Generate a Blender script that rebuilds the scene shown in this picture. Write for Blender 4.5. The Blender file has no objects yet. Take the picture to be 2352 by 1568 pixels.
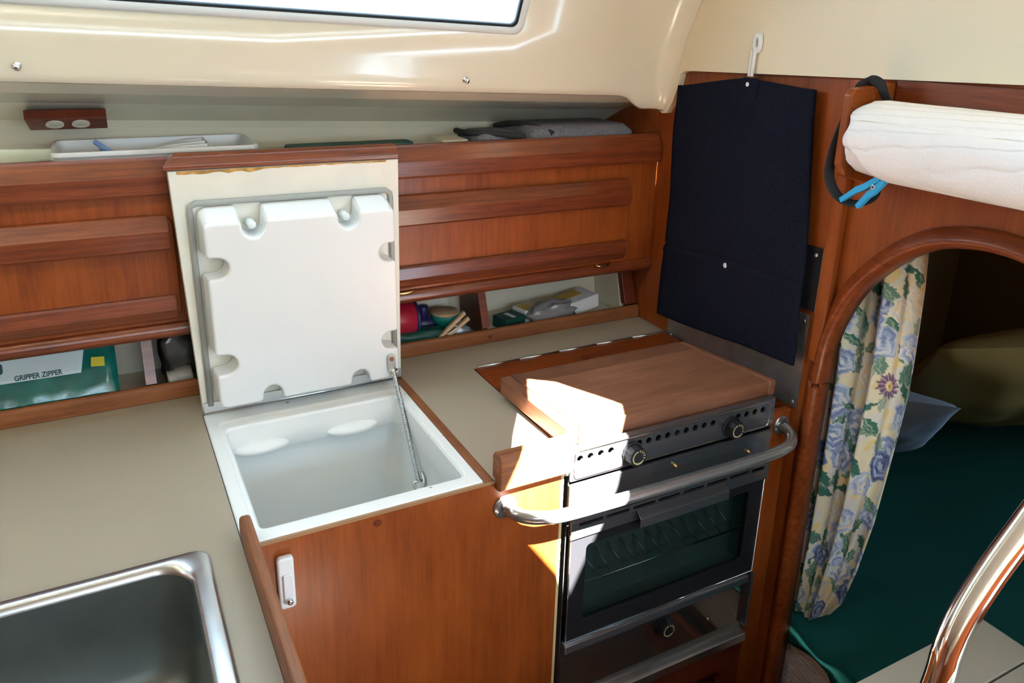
import bpy, math, random
import numpy as np
from mathutils import Vector, Matrix, noise
from mathutils.geometry import tessellate_polygon

scene = bpy.context.scene
COL = scene.collection
PI = math.pi

# ------------------------------------------------------------------ camera
CAM_POS = Vector((0.0, 0.0, 1.62))
YAW, PITCH, ROLL = 0.49288881, 0.3069362, -0.02610153
FPX, CYPX = 1787.21, 630.75
cyw, syw, cp, sp = math.cos(YAW), math.sin(YAW), math.cos(PITCH), math.sin(PITCH)
fwd = Vector((syw * cp, cyw * cp, -sp))
rgt = Vector((cyw, -syw, 0))
dwn = fwd.cross(rgt)
c_, s_ = math.cos(ROLL), math.sin(ROLL)
rgt2 = c_ * rgt + s_ * dwn
dwn2 = -s_ * rgt + c_ * dwn
cam_d = bpy.data.cameras.new('camera')
cam = bpy.data.objects.new('camera', cam_d)
COL.objects.link(cam)
M = Matrix((rgt2, -dwn2, -fwd)).transposed().to_4x4()
M.translation = CAM_POS
cam.matrix_world = M
cam_d.sensor_fit = 'HORIZONTAL'
cam_d.sensor_width = 36.0
cam_d.lens = 36.0 * FPX / 2352.0
cam_d.shift_y = -(784.0 - CYPX) / 2352.0
cam_d.clip_start = 0.02
scene.camera = cam

# ------------------------------------------------------------------ sky, sun, exposure
world = bpy.data.worlds.new('sky')
scene.world = world
world.use_nodes = True
bg = world.node_tree.nodes['Background']
bg.inputs['Color'].default_value = (0.58, 0.80, 1.0, 1)
bg.inputs['Strength'].default_value = 10.0
SUN_DIR = Vector((0.0, 0.62, -0.78)).normalized()
sl = bpy.data.lights.new('sun', 'SUN')
sl.energy = 170.0
sl.angle = 0.0075
sl.color = (1.0, 0.97, 0.91)
so = bpy.data.objects.new('sun', sl)
COL.objects.link(so)
so.location = (0.6, -3, 4)
so.rotation_euler = SUN_DIR.to_track_quat('-Z', 'Y').to_euler()
vs = scene.view_settings
vs.view_transform = 'Standard'
vs.look = 'None'
vs.gamma = 1.0
vs.use_curve_mapping = False
vs.exposure = 0.66
scene.cycles.use_denoising = True
scene.cycles.use_adaptive_sampling = True
scene.cycles.adaptive_threshold = 0.03
scene.cycles.max_bounces = 6
scene.cycles.diffuse_bounces = 4
scene.cycles.glossy_bounces = 3
scene.cycles.sample_clamp_indirect = 8.0
scene.cycles.caustics_reflective = False
scene.cycles.caustics_refractive = False


def portal(name, loc, sx, sy, direction):
    """A sampling portal in an opening; it gives off no light of its own."""
    l = bpy.data.lights.new(name, 'AREA')
    l.shape = 'RECTANGLE'
    l.size, l.size_y = sx, sy
    l.cycles.is_portal = True
    o = bpy.data.objects.new(name, l)
    COL.objects.link(o)
    o.location = loc
    o.rotation_euler = Vector(direction).to_track_quat('-Z', 'Y').to_euler()
    return o


# ------------------------------------------------------------------ materials
MATS = {}


def mat(name, col, rough=0.5, metal=0.0, spec=0.5, coat=0.0, coat_r=0.1, var=0.0, vscale=20.0,
        bump=0.0, bscale=200.0, trans=0.0, sheen=0.0, emit=0.0):
    m = bpy.data.materials.new(name)
    m.use_nodes = True
    nt = m.node_tree
    b = nt.nodes['Principled BSDF']
    b.inputs['Base Color'].default_value = (*col, 1)
    b.inputs['Roughness'].default_value = rough
    b.inputs['Metallic'].default_value = metal
    b.inputs['Specular IOR Level'].default_value = spec
    b.inputs['Coat Weight'].default_value = coat
    b.inputs['Coat Roughness'].default_value = coat_r
    b.inputs['Transmission Weight'].default_value = trans
    b.inputs['Sheen Weight'].default_value = sheen
    tc = nt.nodes.new('ShaderNodeTexCoord')
    if var > 0:
        n = nt.nodes.new('ShaderNodeTexNoise')
        n.inputs['Scale'].default_value = vscale
        n.inputs['Detail'].default_value = 5
        nt.links.new(tc.outputs['Object'], n.inputs['Vector'])
        r = nt.nodes.new('ShaderNodeValToRGB')
        r.color_ramp.elements[0].position = 0.3
        r.color_ramp.elements[1].position = 0.7
        r.color_ramp.elements[0].color = (*[max(0, c * (1 - var)) for c in col], 1)
        r.color_ramp.elements[1].color = (*[min(1, c * (1 + var * .6)) for c in col], 1)
        nt.links.new(n.outputs['Fac'], r.inputs['Fac'])
        nt.links.new(r.outputs['Color'], b.inputs['Base Color'])
    if bump > 0:
        n2 = nt.nodes.new('ShaderNodeTexNoise')
        n2.inputs['Scale'].default_value = bscale
        n2.inputs['Detail'].default_value = 3
        nt.links.new(tc.outputs['Object'], n2.inputs['Vector'])
        bp_ = nt.nodes.new('ShaderNodeBump')
        bp_.inputs['Strength'].default_value = bump
        bp_.inputs['Distance'].default_value = 0.002
        nt.links.new(n2.outputs['Fac'], bp_.inputs['Height'])
        nt.links.new(bp_.outputs['Normal'], b.inputs['Normal'])
    MATS[name] = m
    return m


def wood(name, axis, dark, light, rough=0.42, coat=0.22, fine=1.0, contrast=1.0, blotch=0.25, rnd=0.0):
    """Varnished timber: noise drawn out along the grain axis, plus short dark pores."""
    m = bpy.data.materials.new(name)
    m.use_nodes = True
    nt = m.node_tree
    b = nt.nodes['Principled BSDF']
    L = nt.links.new
    tc = nt.nodes.new('ShaderNodeTexCoord')

    def stretched(across, along, detail):
        mp = nt.nodes.new('ShaderNodeMapping')
        sc = [across] * 3
        sc['xyz'.index(axis)] = along
        mp.inputs['Scale'].default_value = sc
        L(tc.outputs['Object'], mp.inputs['Vector'])
        n = nt.nodes.new('ShaderNodeTexNoise')
        n.inputs['Scale'].default_value = 1.0
        n.inputs['Detail'].default_value = detail
        n.inputs['Roughness'].default_value = 0.6
        L(mp.outputs['Vector'], n.inputs['Vector'])
        return n.outputs['Fac']
    g1 = stretched(95 * fine, 4.0, 6)
    g2 = stretched(420 * fine, 22.0, 2)
    g3 = stretched(14, 5.0, 3)
    mx = nt.nodes.new('ShaderNodeMix')
    mx.inputs[0].default_value = 0.35
    L(g1, mx.inputs[2]); L(g2, mx.inputs[3])
    mx2 = nt.nodes.new('ShaderNodeMix')
    mx2.inputs[0].default_value = blotch
    L(mx.outputs[0], mx2.inputs[2]); L(g3, mx2.inputs[3])
    r = nt.nodes.new('ShaderNodeValToRGB')
    r.color_ramp.elements[0].position = 0.5 - 0.16 / contrast
    r.color_ramp.elements[1].position = 0.5 + 0.16 / contrast
    r.color_ramp.elements[0].color = (*dark, 1)
    r.color_ramp.elements[1].color = (*light, 1)
    L(mx2.outputs[0], r.inputs['Fac'])
    if rnd > 0:       # each board its own tone
        oi = nt.nodes.new('ShaderNodeObjectInfo')
        mr = nt.nodes.new('ShaderNodeMapRange')
        mr.inputs['To Min'].default_value = 1 - rnd
        mr.inputs['To Max'].default_value = 1 + rnd
        L(oi.outputs['Random'], mr.inputs['Value'])
        hs_ = nt.nodes.new('ShaderNodeHueSaturation')
        L(mr.outputs['Result'], hs_.inputs['Value'])
        L(r.outputs['Color'], hs_.inputs['Color'])
        L(hs_.outputs['Color'], b.inputs['Base Color'])
    else:
        L(r.outputs['Color'], b.inputs['Base Color'])
    b.inputs['Roughness'].default_value = rough
    b.inputs['Coat Weight'].default_value = coat
    b.inputs['Coat Roughness'].default_value = 0.2
    b.inputs['Specular IOR Level'].default_value = 0.25
    bp_ = nt.nodes.new('ShaderNodeBump')
    bp_.inputs['Strength'].default_value = 0.08
    bp_.inputs['Distance'].default_value = 0.001
    L(mx.outputs[0], bp_.inputs['Height'])
    L(bp_.outputs['Normal'], b.inputs['Normal'])
    MATS[name] = m
    return m


TD, TL = (0.100, 0.017, 0.003), (0.265, 0.058, 0.010)
wood('teak_x', 'x', TD, TL)
wood('teak_y', 'y', TD, TL)
wood('teak_z', 'z', (0.165, 0.032, 0.005), (0.33, 0.080, 0.013), blotch=0.45)
wood('teak_rail', 'x', (0.085, 0.015, 0.005), (0.245, 0.055, 0.014), contrast=1.1, coat=0.8)
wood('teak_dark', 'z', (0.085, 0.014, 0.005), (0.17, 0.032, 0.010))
wood('teak_worn', 'x', (0.125, 0.038, 0.013), (0.31, 0.115, 0.042), rough=0.5, coat=0.05)
wood('teak_worn_y', 'y', (0.115, 0.036, 0.014), (0.30, 0.120, 0.050), rough=0.5, coat=0.05)
wood('ply_edge', 'x', (0.24, 0.12, 0.055), (0.42, 0.25, 0.13), rough=0.6, coat=0)
wood('board_wood', 'x', (0.135, 0.054, 0.030), (0.27, 0.120, 0.067), rough=0.5, coat=0.05, blotch=0.5, rnd=0.22)
wood('board_end', 'y', (0.13, 0.050, 0.028), (0.26, 0.112, 0.060), rough=0.5, coat=0.05)
wood('pale_wood', 'x', (0.50, 0.33, 0.18), (0.68, 0.48, 0.29), rough=0.6, coat=0)
mat('gelcoat', (0.80, 0.735, 0.57), rough=0.18, spec=0.5, coat=0.5, coat_r=0.09, var=0.03, vscale=3)
mat('gelcoat_satin', (0.80, 0.72, 0.53), rough=0.4, spec=0.25, var=0.03, vscale=3)
mat('liner', (0.74, 0.68, 0.53), rough=0.35, var=0.04, vscale=4)
mat('laminate', (0.345, 0.298, 0.228), rough=0.42, spec=0.4, bump=0.05, bscale=900)
mat('ice_white', (0.84, 0.85, 0.83), rough=0.32, spec=0.5, var=0.02, vscale=8)
mat('ice_cream', (0.80, 0.77, 0.66), rough=0.4, var=0.06, vscale=14)
mat('gasket', (0.36, 0.37, 0.34), rough=0.6)
mat('stain', (0.55, 0.30, 0.07), rough=0.7, var=0.5, vscale=60)
mat('white_plastic', (0.82, 0.83, 0.82), rough=0.35)
mat('cream_plastic', (0.66, 0.63, 0.50), rough=0.4)
mat('steel', (0.60, 0.61, 0.61), rough=0.28, metal=1.0, var=0.06, vscale=30)
mat('steel_dark', (0.185, 0.205, 0.195), rough=0.5, metal=0.9, var=0.12, vscale=14)
mat('chrome', (0.82, 0.82, 0.81), rough=0.06, metal=1.0)
mat('panel_steel', (0.20, 0.20, 0.22), rough=0.15, metal=0.80)
mat('mirror_steel', (0.40, 0.39, 0.38), rough=0.06, metal=0.95)
mat('satin_steel', (0.40, 0.40, 0.40), rough=0.22, metal=0.82)
mat('oven_grey', (0.20, 0.235, 0.225), rough=0.6)
mat('sheet_steel', (0.42, 0.40, 0.38), rough=0.45, metal=0.9, var=0.18, vscale=25)
mat('black', (0.008, 0.008, 0.009), rough=0.5, spec=0.25)
mat('black_enamel', (0.014, 0.014, 0.016), rough=0.25, spec=0.2)
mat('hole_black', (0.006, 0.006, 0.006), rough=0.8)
mat('gold', (0.80, 0.66, 0.36), rough=0.35, metal=0.5)
mat('brass', (0.70, 0.50, 0.20), rough=0.25, metal=1.0)
mat('rust', (0.30, 0.12, 0.06), rough=0.7, var=0.4, vscale=200)
mat('navy', (0.011, 0.013, 0.024), rough=1.0, spec=0.06, var=0.35, vscale=260, bump=0.7, bscale=700)
mat('paper', (0.86, 0.86, 0.84), rough=0.9)
mat('blue_plastic', (0.02, 0.33, 0.62), rough=0.35)
mat('soft_blue', (0.20, 0.34, 0.62), rough=0.4)
mat('elastic', (0.012, 0.012, 0.012), rough=0.85)
mat('green_sheet', (0.006, 0.062, 0.052), rough=0.95, spec=0.1, bump=0.25, bscale=700)
mat('olive', (0.34, 0.225, 0.065), rough=0.95, bump=0.3, bscale=400)
mat('pillow_blue', (0.34, 0.42, 0.58), rough=0.9, bump=0.2, bscale=400)
mat('aft_wall', (0.24, 0.155, 0.07), rough=0.8)
mat('sole', (0.16, 0.075, 0.035), rough=0.4)
mat('step_cream', (0.27, 0.25, 0.20), rough=0.4, var=0.03, vscale=10)
mat('bag_green', (0.006, 0.13, 0.105), rough=0.18, spec=0.7, var=0.3, vscale=25, bump=0.35, bscale=40)
mat('label_white', (0.58, 0.66, 0.66), rough=0.4)
mat('label_ink', (0.02, 0.075, 0.07), rough=0.5)
mat('yellow', (0.65, 0.55, 0.03), rough=0.5)
mat('red_tin', (0.40, 0.012, 0.035), rough=0.35)
mat('indigo', (0.022, 0.018, 0.085), rough=0.4)
mat('dark_green', (0.006, 0.060, 0.045), rough=0.5)
mat('teal', (0.012, 0.24, 0.19), rough=0.35)
mat('foil', (0.42, 0.46, 0.52), rough=0.25, metal=0.5, bump=0.6, bscale=90)
mat('bag_grey', (0.26, 0.24, 0.24), rough=0.2, spec=0.7, bump=0.5, bscale=60)
mat('bag_dark', (0.035, 0.033, 0.028), rough=0.22, spec=0.7, bump=0.5, bscale=70)
mat('ribbed_cap', (0.42, 0.42, 0.38), rough=0.35)
mat('packet_yellow', (0.60, 0.40, 0.07), rough=0.5)
mat('wool', (0.20, 0.205, 0.235), rough=1.0, var=0.3, vscale=160, bump=0.5, bscale=500)
mat('binding', (0.035, 0.038, 0.036), rough=0.9)
mat('rubber_white', (0.72, 0.76, 0.74), rough=0.5)
mat('pvc_edge', (0.62, 0.50, 0.26), rough=0.5)


def speckle(name, src, dark):
    m = MATS[src].copy()
    m.name = name
    nt = m.node_tree
    b = nt.nodes['Principled BSDF']
    tc = [n for n in nt.nodes if n.type == 'TEX_COORD'][0]
    n = nt.nodes.new('ShaderNodeTexNoise')
    n.inputs['Scale'].default_value = 85
    n.inputs['Detail'].default_value = 4
    nt.links.new(tc.outputs['Object'], n.inputs['Vector'])
    r = nt.nodes.new('ShaderNodeValToRGB')
    r.color_ramp.elements[0].position = 0.70
    r.color_ramp.elements[1].position = 0.74
    nt.links.new(n.outputs['Fac'], r.inputs['Fac'])
    mx = nt.nodes.new('ShaderNodeMix')
    mx.data_type = 'RGBA'
    nt.links.new(r.outputs['Color'], mx.inputs[0])
    old = b.inputs['Base Color'].links[0].from_socket
    nt.links.new(old, mx.inputs[6])
    mx.inputs[7].default_value = (*dark, 1)
    nt.links.new(mx.outputs[2], b.inputs['Base Color'])
    MATS[name] = m


speckle('ice_rim', 'ice_white', (0.22, 0.19, 0.13))


def glass_mat(name, tint, ior=1.45):
    m = bpy.data.materials.new(name)
    m.use_nodes = True
    nt = m.node_tree
    out = nt.nodes['Material Output']
    nt.nodes.remove(nt.nodes['Principled BSDF'])
    t = nt.nodes.new('ShaderNodeBsdfTransparent')
    t.inputs['Color'].default_value = (*tint, 1)
    g = nt.nodes.new('ShaderNodeBsdfGlossy')
    g.inputs['Roughness'].default_value = 0.03
    f = nt.nodes.new('ShaderNodeLayerWeight')
    f.inputs['Blend'].default_value = 0.5
    pw = nt.nodes.new('ShaderNodeMath')
    pw.operation = 'POWER'
    pw.inputs[1].default_value = 4.0
    ma = nt.nodes.new('ShaderNodeMath')
    ma.operation = 'MULTIPLY_ADD'
    ma.inputs[1].default_value = 0.9
    ma.inputs[2].default_value = ((ior - 1) / (ior + 1)) ** 2
    nt.links.new(f.outputs['Facing'], pw.inputs[0])
    nt.links.new(pw.outputs[0], ma.inputs[0])
    mx = nt.nodes.new('ShaderNodeMixShader')
    nt.links.new(ma.outputs[0], mx.inputs[0])
    nt.links.new(t.outputs[0], mx.inputs[1])
    nt.links.new(g.outputs[0], mx.inputs[2])
    nt.links.new(mx.outputs[0], out.inputs[0])
    MATS[name] = m


glass_mat('window_glass', (0.95, 0.97, 0.97))
glass_mat('oven_glass', (0.60, 0.65, 0.64), 1.45)


def paper_material():
    m = MATS['paper']
    nt = m.node_tree
    b = nt.nodes['Principled BSDF']
    tc = nt.nodes.new('ShaderNodeTexCoord')
    mp = nt.nodes.new('ShaderNodeMapping')
    mp.inputs['Rotation'].default_value = (0.7, 0.5, 0.3)
    mp.inputs['Scale'].default_value = (1, 1, 1)
    nt.links.new(tc.outputs['Object'], mp.inputs['Vector'])
    w = nt.nodes.new('ShaderNodeTexWave')
    w.inputs['Scale'].default_value = 22
    w.inputs['Distortion'].default_value = 1.5
    w.inputs['Detail'].default_value = 2
    nt.links.new(mp.outputs['Vector'], w.inputs['Vector'])
    n = nt.nodes.new('ShaderNodeTexNoise')
    n.inputs['Scale'].default_value = 260
    nt.links.new(tc.outputs['Object'], n.inputs['Vector'])
    mx = nt.nodes.new('ShaderNodeMath')
    mx.operation = 'ADD'
    pw = nt.nodes.new('ShaderNodeMath')
    pw.operation = 'POWER'
    pw.inputs[1].default_value = 10
    nt.links.new(w.outputs['Fac'], pw.inputs[0])
    nt.links.new(pw.outputs[0], mx.inputs[0])
    nt.links.new(n.outputs['Fac'], mx.inputs[1])
    bp_ = nt.nodes.new('ShaderNodeBump')
    bp_.inputs['Strength'].default_value = 0.6
    bp_.inputs['Distance'].default_value = 0.002
    bp_.invert = True
    nt.links.new(mx.outputs[0], bp_.inputs['Height'])
    nt.links.new(bp_.outputs['Normal'], b.inputs['Normal'])


paper_material()


def ribbed_material():
    m = mat('ribbed_cloth', (0.60, 0.55, 0.52), rough=0.95)
    nt = m.node_tree
    b = nt.nodes['Principled BSDF']
    tc = nt.nodes.new('ShaderNodeTexCoord')
    w = nt.nodes.new('ShaderNodeTexWave')
    w.bands_direction = 'Z'
    w.inputs['Scale'].default_value = 60
    w.inputs['Distortion'].default_value = 0.6
    nt.links.new(tc.outputs['Object'], w.inputs['Vector'])
    bp_ = nt.nodes.new('ShaderNodeBump')
    bp_.inputs['Strength'].default_value = 0.6
    bp_.inputs['Distance'].default_value = 0.003
    nt.links.new(w.outputs['Fac'], bp_.inputs['Height'])
    nt.links.new(bp_.outputs['Normal'], b.inputs['Normal'])
    r = nt.nodes.new('ShaderNodeValToRGB')
    r.color_ramp.elements[0].color = (0.44, 0.39, 0.38, 1)
    r.color_ramp.elements[1].color = (0.66, 0.61, 0.58, 1)
    nt.links.new(w.outputs['Fac'], r.inputs['Fac'])
    nt.links.new(r.outputs['Color'], b.inputs['Base Color'])


ribbed_material()


def attr_material(name, rough=0.85):
    m = bpy.data.materials.new(name)
    m.use_nodes = True
    nt = m.node_tree
    b = nt.nodes['Principled BSDF']
    a = nt.nodes.new('ShaderNodeVertexColor')
    a.layer_name = 'print'
    nt.links.new(a.outputs['Color'], b.inputs['Base Color'])
    b.inputs['Roughness'].default_value = rough
    MATS[name] = m


attr_material('floral')


# ------------------------------------------------------------------ mesh helpers
def mk(name, vf, m, parent=None, smooth=False, bevel=0.0, seg=2, angle=35):
    V, F = vf
    me = bpy.data.meshes.new(name)
    me.from_pydata([tuple(v) for v in V], [], F)
    me.validate()
    import bmesh
    bm = bmesh.new()
    bm.from_mesh(me)
    bmesh.ops.recalc_face_normals(bm, faces=bm.faces)
    bm.to_mesh(me)
    bm.free()
    me.materials.append(MATS[m])
    o = bpy.data.objects.new(name, me)
    COL.objects.link(o)
    if smooth:
        for p in me.polygons:
            p.use_smooth = True
    if bevel > 0:
        md = o.modifiers.new('bevel', 'BEVEL')
        md.width = bevel
        md.segments = seg
        md.limit_method = 'ANGLE'
        md.angle_limit = math.radians(angle)
        md.harden_normals = False
        for p in me.polygons:
            p.use_smooth = True
        md2 = o.modifiers.new('wn', 'WEIGHTED_NORMAL')
        md2.keep_sharp = True
    if parent is not None:
        o.parent = parent
        mw = Matrix.Translation(parent['_base']) if '_base' in parent else Matrix.Identity(4)
        o.matrix_parent_inverse = mw.inverted()
    return o


def tag(o, label, cat, group=None, kind=None):
    o['label'] = label
    o['category'] = cat
    if group:
        o['group'] = group
    if kind:
        o['kind'] = kind
    return o


def struct(o, label, cat):
    return tag(o, label, cat, kind='structure')


BASES = {}


def thing(name, label, cat, loc=(0, 0, 0), group=None):
    o = bpy.data.objects.new(name, None)
    COL.objects.link(o)
    o.location = loc
    o.empty_display_size = 0.05
    o['_base'] = list(loc)
    BASES[o.name] = o
    return tag(o, label, cat, group)


def join(*parts):
    V, F = [], []
    for v, f in parts:
        n = len(V)
        V += list(v)
        F += [[i + n for i in q] for q in f]
    return V, F


def box(x0, x1, y0, y1, z0, z1):
    V = [(x, y, z) for z in (z0, z1) for y in (y0, y1) for x in (x0, x1)]
    F = [[0, 2, 3, 1], [4, 5, 7, 6], [0, 1, 5, 4], [2, 6, 7, 3], [0, 4, 6, 2], [1, 3, 7, 5]]
    return V, F


def place(a, b, h, axis):
    """2-D point (a, b) and height h along axis -> 3-D. x:(y,z)  y:(x,z)  z:(x,y)"""
    return (h, a, b) if axis == 'x' else (a, h, b) if axis == 'y' else (a, b, h)


def poly_ex(outer, axis, h0, h1, holes=()):
    """Flat polygon with holes, given thickness along an axis."""
    loops = [list(outer)] + [list(h) for h in holes]
    flat = [p for l in loops for p in l]
    tris = tessellate_polygon([[Vector((p[0], p[1], 0)) for p in l] for l in loops])
    n = len(flat)
    V = [place(p[0], p[1], h0, axis) for p in flat] + [place(p[0], p[1], h1, axis) for p in flat]
    F = []
    if not holes:
        F.append(list(range(n)))
        F.append(list(range(n, 2 * n))[::-1])
    else:
        F += [list(t) for t in tris] + [[i + n for i in t][::-1] for t in tris]
    s = 0
    for l in loops:
        k = len(l)
        for i in range(k):
            a, b = s + i, s + (i + 1) % k
            F.append([a, b, b + n, a + n])
        s += k
    return V, F


def rrect(x0, x1, y0, y1, r, seg=5):
    pts = []
    for cx, cy, a0 in ((x1 - r, y1 - r, 0), (x0 + r, y1 - r, PI / 2), (x0 + r, y0 + r, PI), (x1 - r, y0 + r, 3 * PI / 2)):
        for i in range(seg + 1):
            a = a0 + PI / 2 * i / seg
            pts.append((cx + r * math.cos(a), cy + r * math.sin(a)))
    return pts


def circ(cx, cy, r, n=16, ry=None):
    ry = ry or r
    return [(cx + r * math.cos(2 * PI * i / n), cy + ry * math.sin(2 * PI * i / n)) for i in range(n)]


def smooth_path(pts, n=8, closed=False):
    P = [Vector(p) for p in pts]
    out = []
    N = len(P)
    rng = range(N if closed else N - 1)
    for i in rng:
        g = (lambda k: P[k % N]) if closed else (lambda k: P[min(max(k, 0), N - 1)])
        p0, p1, p2, p3 = g(i - 1), g(i), g(i + 1), g(i + 2)
        for j in range(n):
            t = j / n
            out.append(0.5 * ((2 * p1) + (-p0 + p2) * t + (2 * p0 - 5 * p1 + 4 * p2 - p3) * t * t + (-p0 + 3 * p1 - 3 * p2 + p3) * t ** 3))
    if not closed:
        out.append(P[-1])
    return out


def tube(path, r, n=12, closed=False, caps=True, flat=None):
    """Sweep a circle (or ellipse r x flat) along a path; r may be a list."""
    P = [Vector(p) for p in path]
    N = len(P)
    V, F = [], []
    up = None
    for i in range(N):
        if closed:
            t = (P[(i + 1) % N] - P[i - 1]).normalized()
        else:
            t = (P[min(i + 1, N - 1)] - P[max(i - 1, 0)]).normalized()
        if up is None:
            up = Vector((0, 0, 1)) if abs(t.z) < 0.9 else Vector((1, 0, 0))
        a = (up - t * up.dot(t)).normalized()
        up = a
        b = t.cross(a)
        ri = r[i] if isinstance(r, (list, tuple)) else r
        rb = flat if flat else ri
        for k in range(n):
            w = 2 * PI * k / n
            V.append(P[i] + a * ri * math.cos(w) + b * rb * math.sin(w))
    m = N if closed else N - 1
    for i in range(m):
        for k in range(n):
            k2 = (k + 1) % n
            i2 = (i + 1) % N
            F.append([i * n + k, i * n + k2, i2 * n + k2, i2 * n + k])
    if not closed and caps:
        F.append(list(range(n))[::-1])
        F.append([(N - 1) * n + k for k in range(n)])
    return V, F


def lathe(prof, base, axis, n=20, sector=2 * PI):
    """prof: list of (radius, height) along axis from base point."""
    ax = Vector(axis).normalized()
    u = ax.orthogonal().normalized()
    w = ax.cross(u)
    B = Vector(base)
    V, F = [], []
    for r, h in prof:
        for k in range(n):
            a = 2 * PI * k / n
            V.append(B + ax * h + (u * math.cos(a) + w * math.sin(a)) * max(r, 1e-5))
    for i in range(len(prof) - 1):
        for k in range(n):
            k2 = (k + 1) % n
            F.append([i * n + k, i * n + k2, (i + 1) * n + k2, (i + 1) * n + k])
    F.append(list(range(n))[::-1])
    F.append([(len(prof) - 1) * n + k for k in range(n)])
    return V, F


def loft(rings, close_ends=(False, False)):
    n = len(rings[0])
    V = [p for r in rings for p in r]
    F = []
    for i in range(len(rings) - 1):
        for k in range(n):
            k2 = (k + 1) % n
            F.append([i * n + k, i * n + k2, (i + 1) * n + k2, (i + 1) * n + k])
    if close_ends[0]:
        F.append(list(range(n))[::-1])
    if close_ends[1]:
        F.append([(len(rings) - 1) * n + k for k in range(n)])
    return V, F


def grid(fn, nu, nv):
    V = [fn(i / nu, j / nv) for j in range(nv + 1) for i in range(nu + 1)]
    F = [[j * (nu + 1) + i, j * (nu + 1) + i + 1, (j + 1) * (nu + 1) + i + 1, (j + 1) * (nu + 1) + i] for j in range(nv) for i in range(nu)]
    return V, F


def extr_x(prof, x0, x1):
    """prof: list of (y, z), extruded along x."""
    return poly_ex(prof, 'x', x0, x1)


def solidify(o, t):
    md = o.modifiers.new('thickness', 'SOLIDIFY')
    md.thickness = t
    md.offset = 0
    return o


def screw(name, base, axis, r, m, parent):
    o = mk(name, lathe([(r, 0), (r, .0006), (r * .8, .0014), (r * .3, .0018), (r * .28, .0010), (0, .0010)], base, axis, 12), m, parent, smooth=False)
    return o


# ================================================================== THE SETTING
SHEER = lambda x: -0.034 * (min(x, 1.1) - 1.06)

# cabin sole
struct(mk('floor', box(-2.4, 2.8, -1.5, 1.9, -0.03, 0.0), 'sole'), 'dark varnished cabin sole below the galley', 'floor')

# headliner and cabin side: profile lofted fore and aft, filleted into the bulkhead cap, with the portlight cut out
PROF = [(1.474, 1.486), (1.466, 1.480), (1.4605, 1.482), (1.4555, 1.494), (1.4525, 1.512), (1.4500, 1.545), (1.4345, 1.609),
        (1.362, 1.762), (1.300, 1.830), (1.200, 1.885), (1.050, 1.920), (0.900, 1.935)]
I_W0, I_W1 = 6, 7
W_X0, W_X1 = -0.9, 0.768


def prof_normals():
    N = []
    for i in range(len(PROF)):
        a, b = PROF[max(i - 1, 0)], PROF[min(i + 1, len(PROF) - 1)]
        t = Vector((b[0] - a[0], b[1] - a[1])).normalized()
        N.append(Vector((-t.y, t.x)) if Vector((-t.y, t.x)).dot(Vector((-1, -.3))) > 0 else Vector((t.y, -t.x)))
    return N


PN = prof_normals()
PRF_R = [0.0, 0.005, 0.012, 0.022, 0.032, 0.04, 0.042, 0.045, 0.045, 0.045, 0.045, 0.045]
xs = [-2.3, -1.6, W_X0, -0.5, -0.1, 0.3, W_X1, 0.95, 1.045, 1.065, 1.080, 1.095, 1.108]
DIPS = (0.028, 0.029, 0.027, 0.022, 0.013, 0.004, 0, 0, 0, 0, 0, 0)


def lip_dip(x, i):
    t = min(1.0, max(0.0, (x - 1.052) / 0.062))
    return -DIPS[i] * t * t * (3 - 2 * t)



rings = []
for x in xs:
    rings.append([(x, y, z + SHEER(x) + lip_dip(x, i)) for i, (y, z) in enumerate(PROF)])
for k in range(9):
    ph = PI / 2 * k / 8
    row = []
    for i, (y, z) in enumerate(PROF):
        r = PRF_R[i]
        x = 1.1655 - 0.045 + 0.045 * math.sin(ph)
        off = r * (1 - math.cos(ph))
        dip = lip_dip(x, i)
        row.append((x, y + PN[i].x * off, z + PN[i].y * off + dip + SHEER(x)))
    rings.append(row)
NP = len(PROF)
V = [p for r in rings for p in r]
F = []
for a in range(len(rings) - 1):
    for i in range(NP - 1):
        if i == I_W0 and a < len(xs) - 1 and xs[a] >= W_X0 - 1e-6 and xs[a + 1] <= W_X1 + 1e-6:
            continue
        F.append([a * NP + i, a * NP + i + 1, (a + 1) * NP + i + 1, (a + 1) * NP + i])
ceil = mk('wall_outboard', (V, F), 'gelcoat', smooth=True)
struct(ceil, 'glossy cream moulded cabin side with the portlight in it', 'wall')
solidify(ceil, 0.004).modifiers['thickness'].offset = 1.0

# cream cap over the bulkhead, its lower edge proud of the plywood
last = [(p[1], p[2]) for p in rings[-1]]
capo = [(y, z) for y, z in last] + [(-1.4, 1.96), (-1.4, 1.60), (0.0, 1.578), (0.66, 1.561), (1.36, 1.5405), (1.388, 1.5385), 
                                     ] + [(last[i][0] - 0.010, last[i][1] - (0.004 if i < 3 else 0.0)) for i in (5, 4, 3, 2, 1)]
struct(mk('trim_3', poly_ex(capo, 'x', 1.1645, 1.179), 'gelcoat_satin'), 'smooth cream moulded panel above the wooden bulkhead', 'panel')

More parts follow.
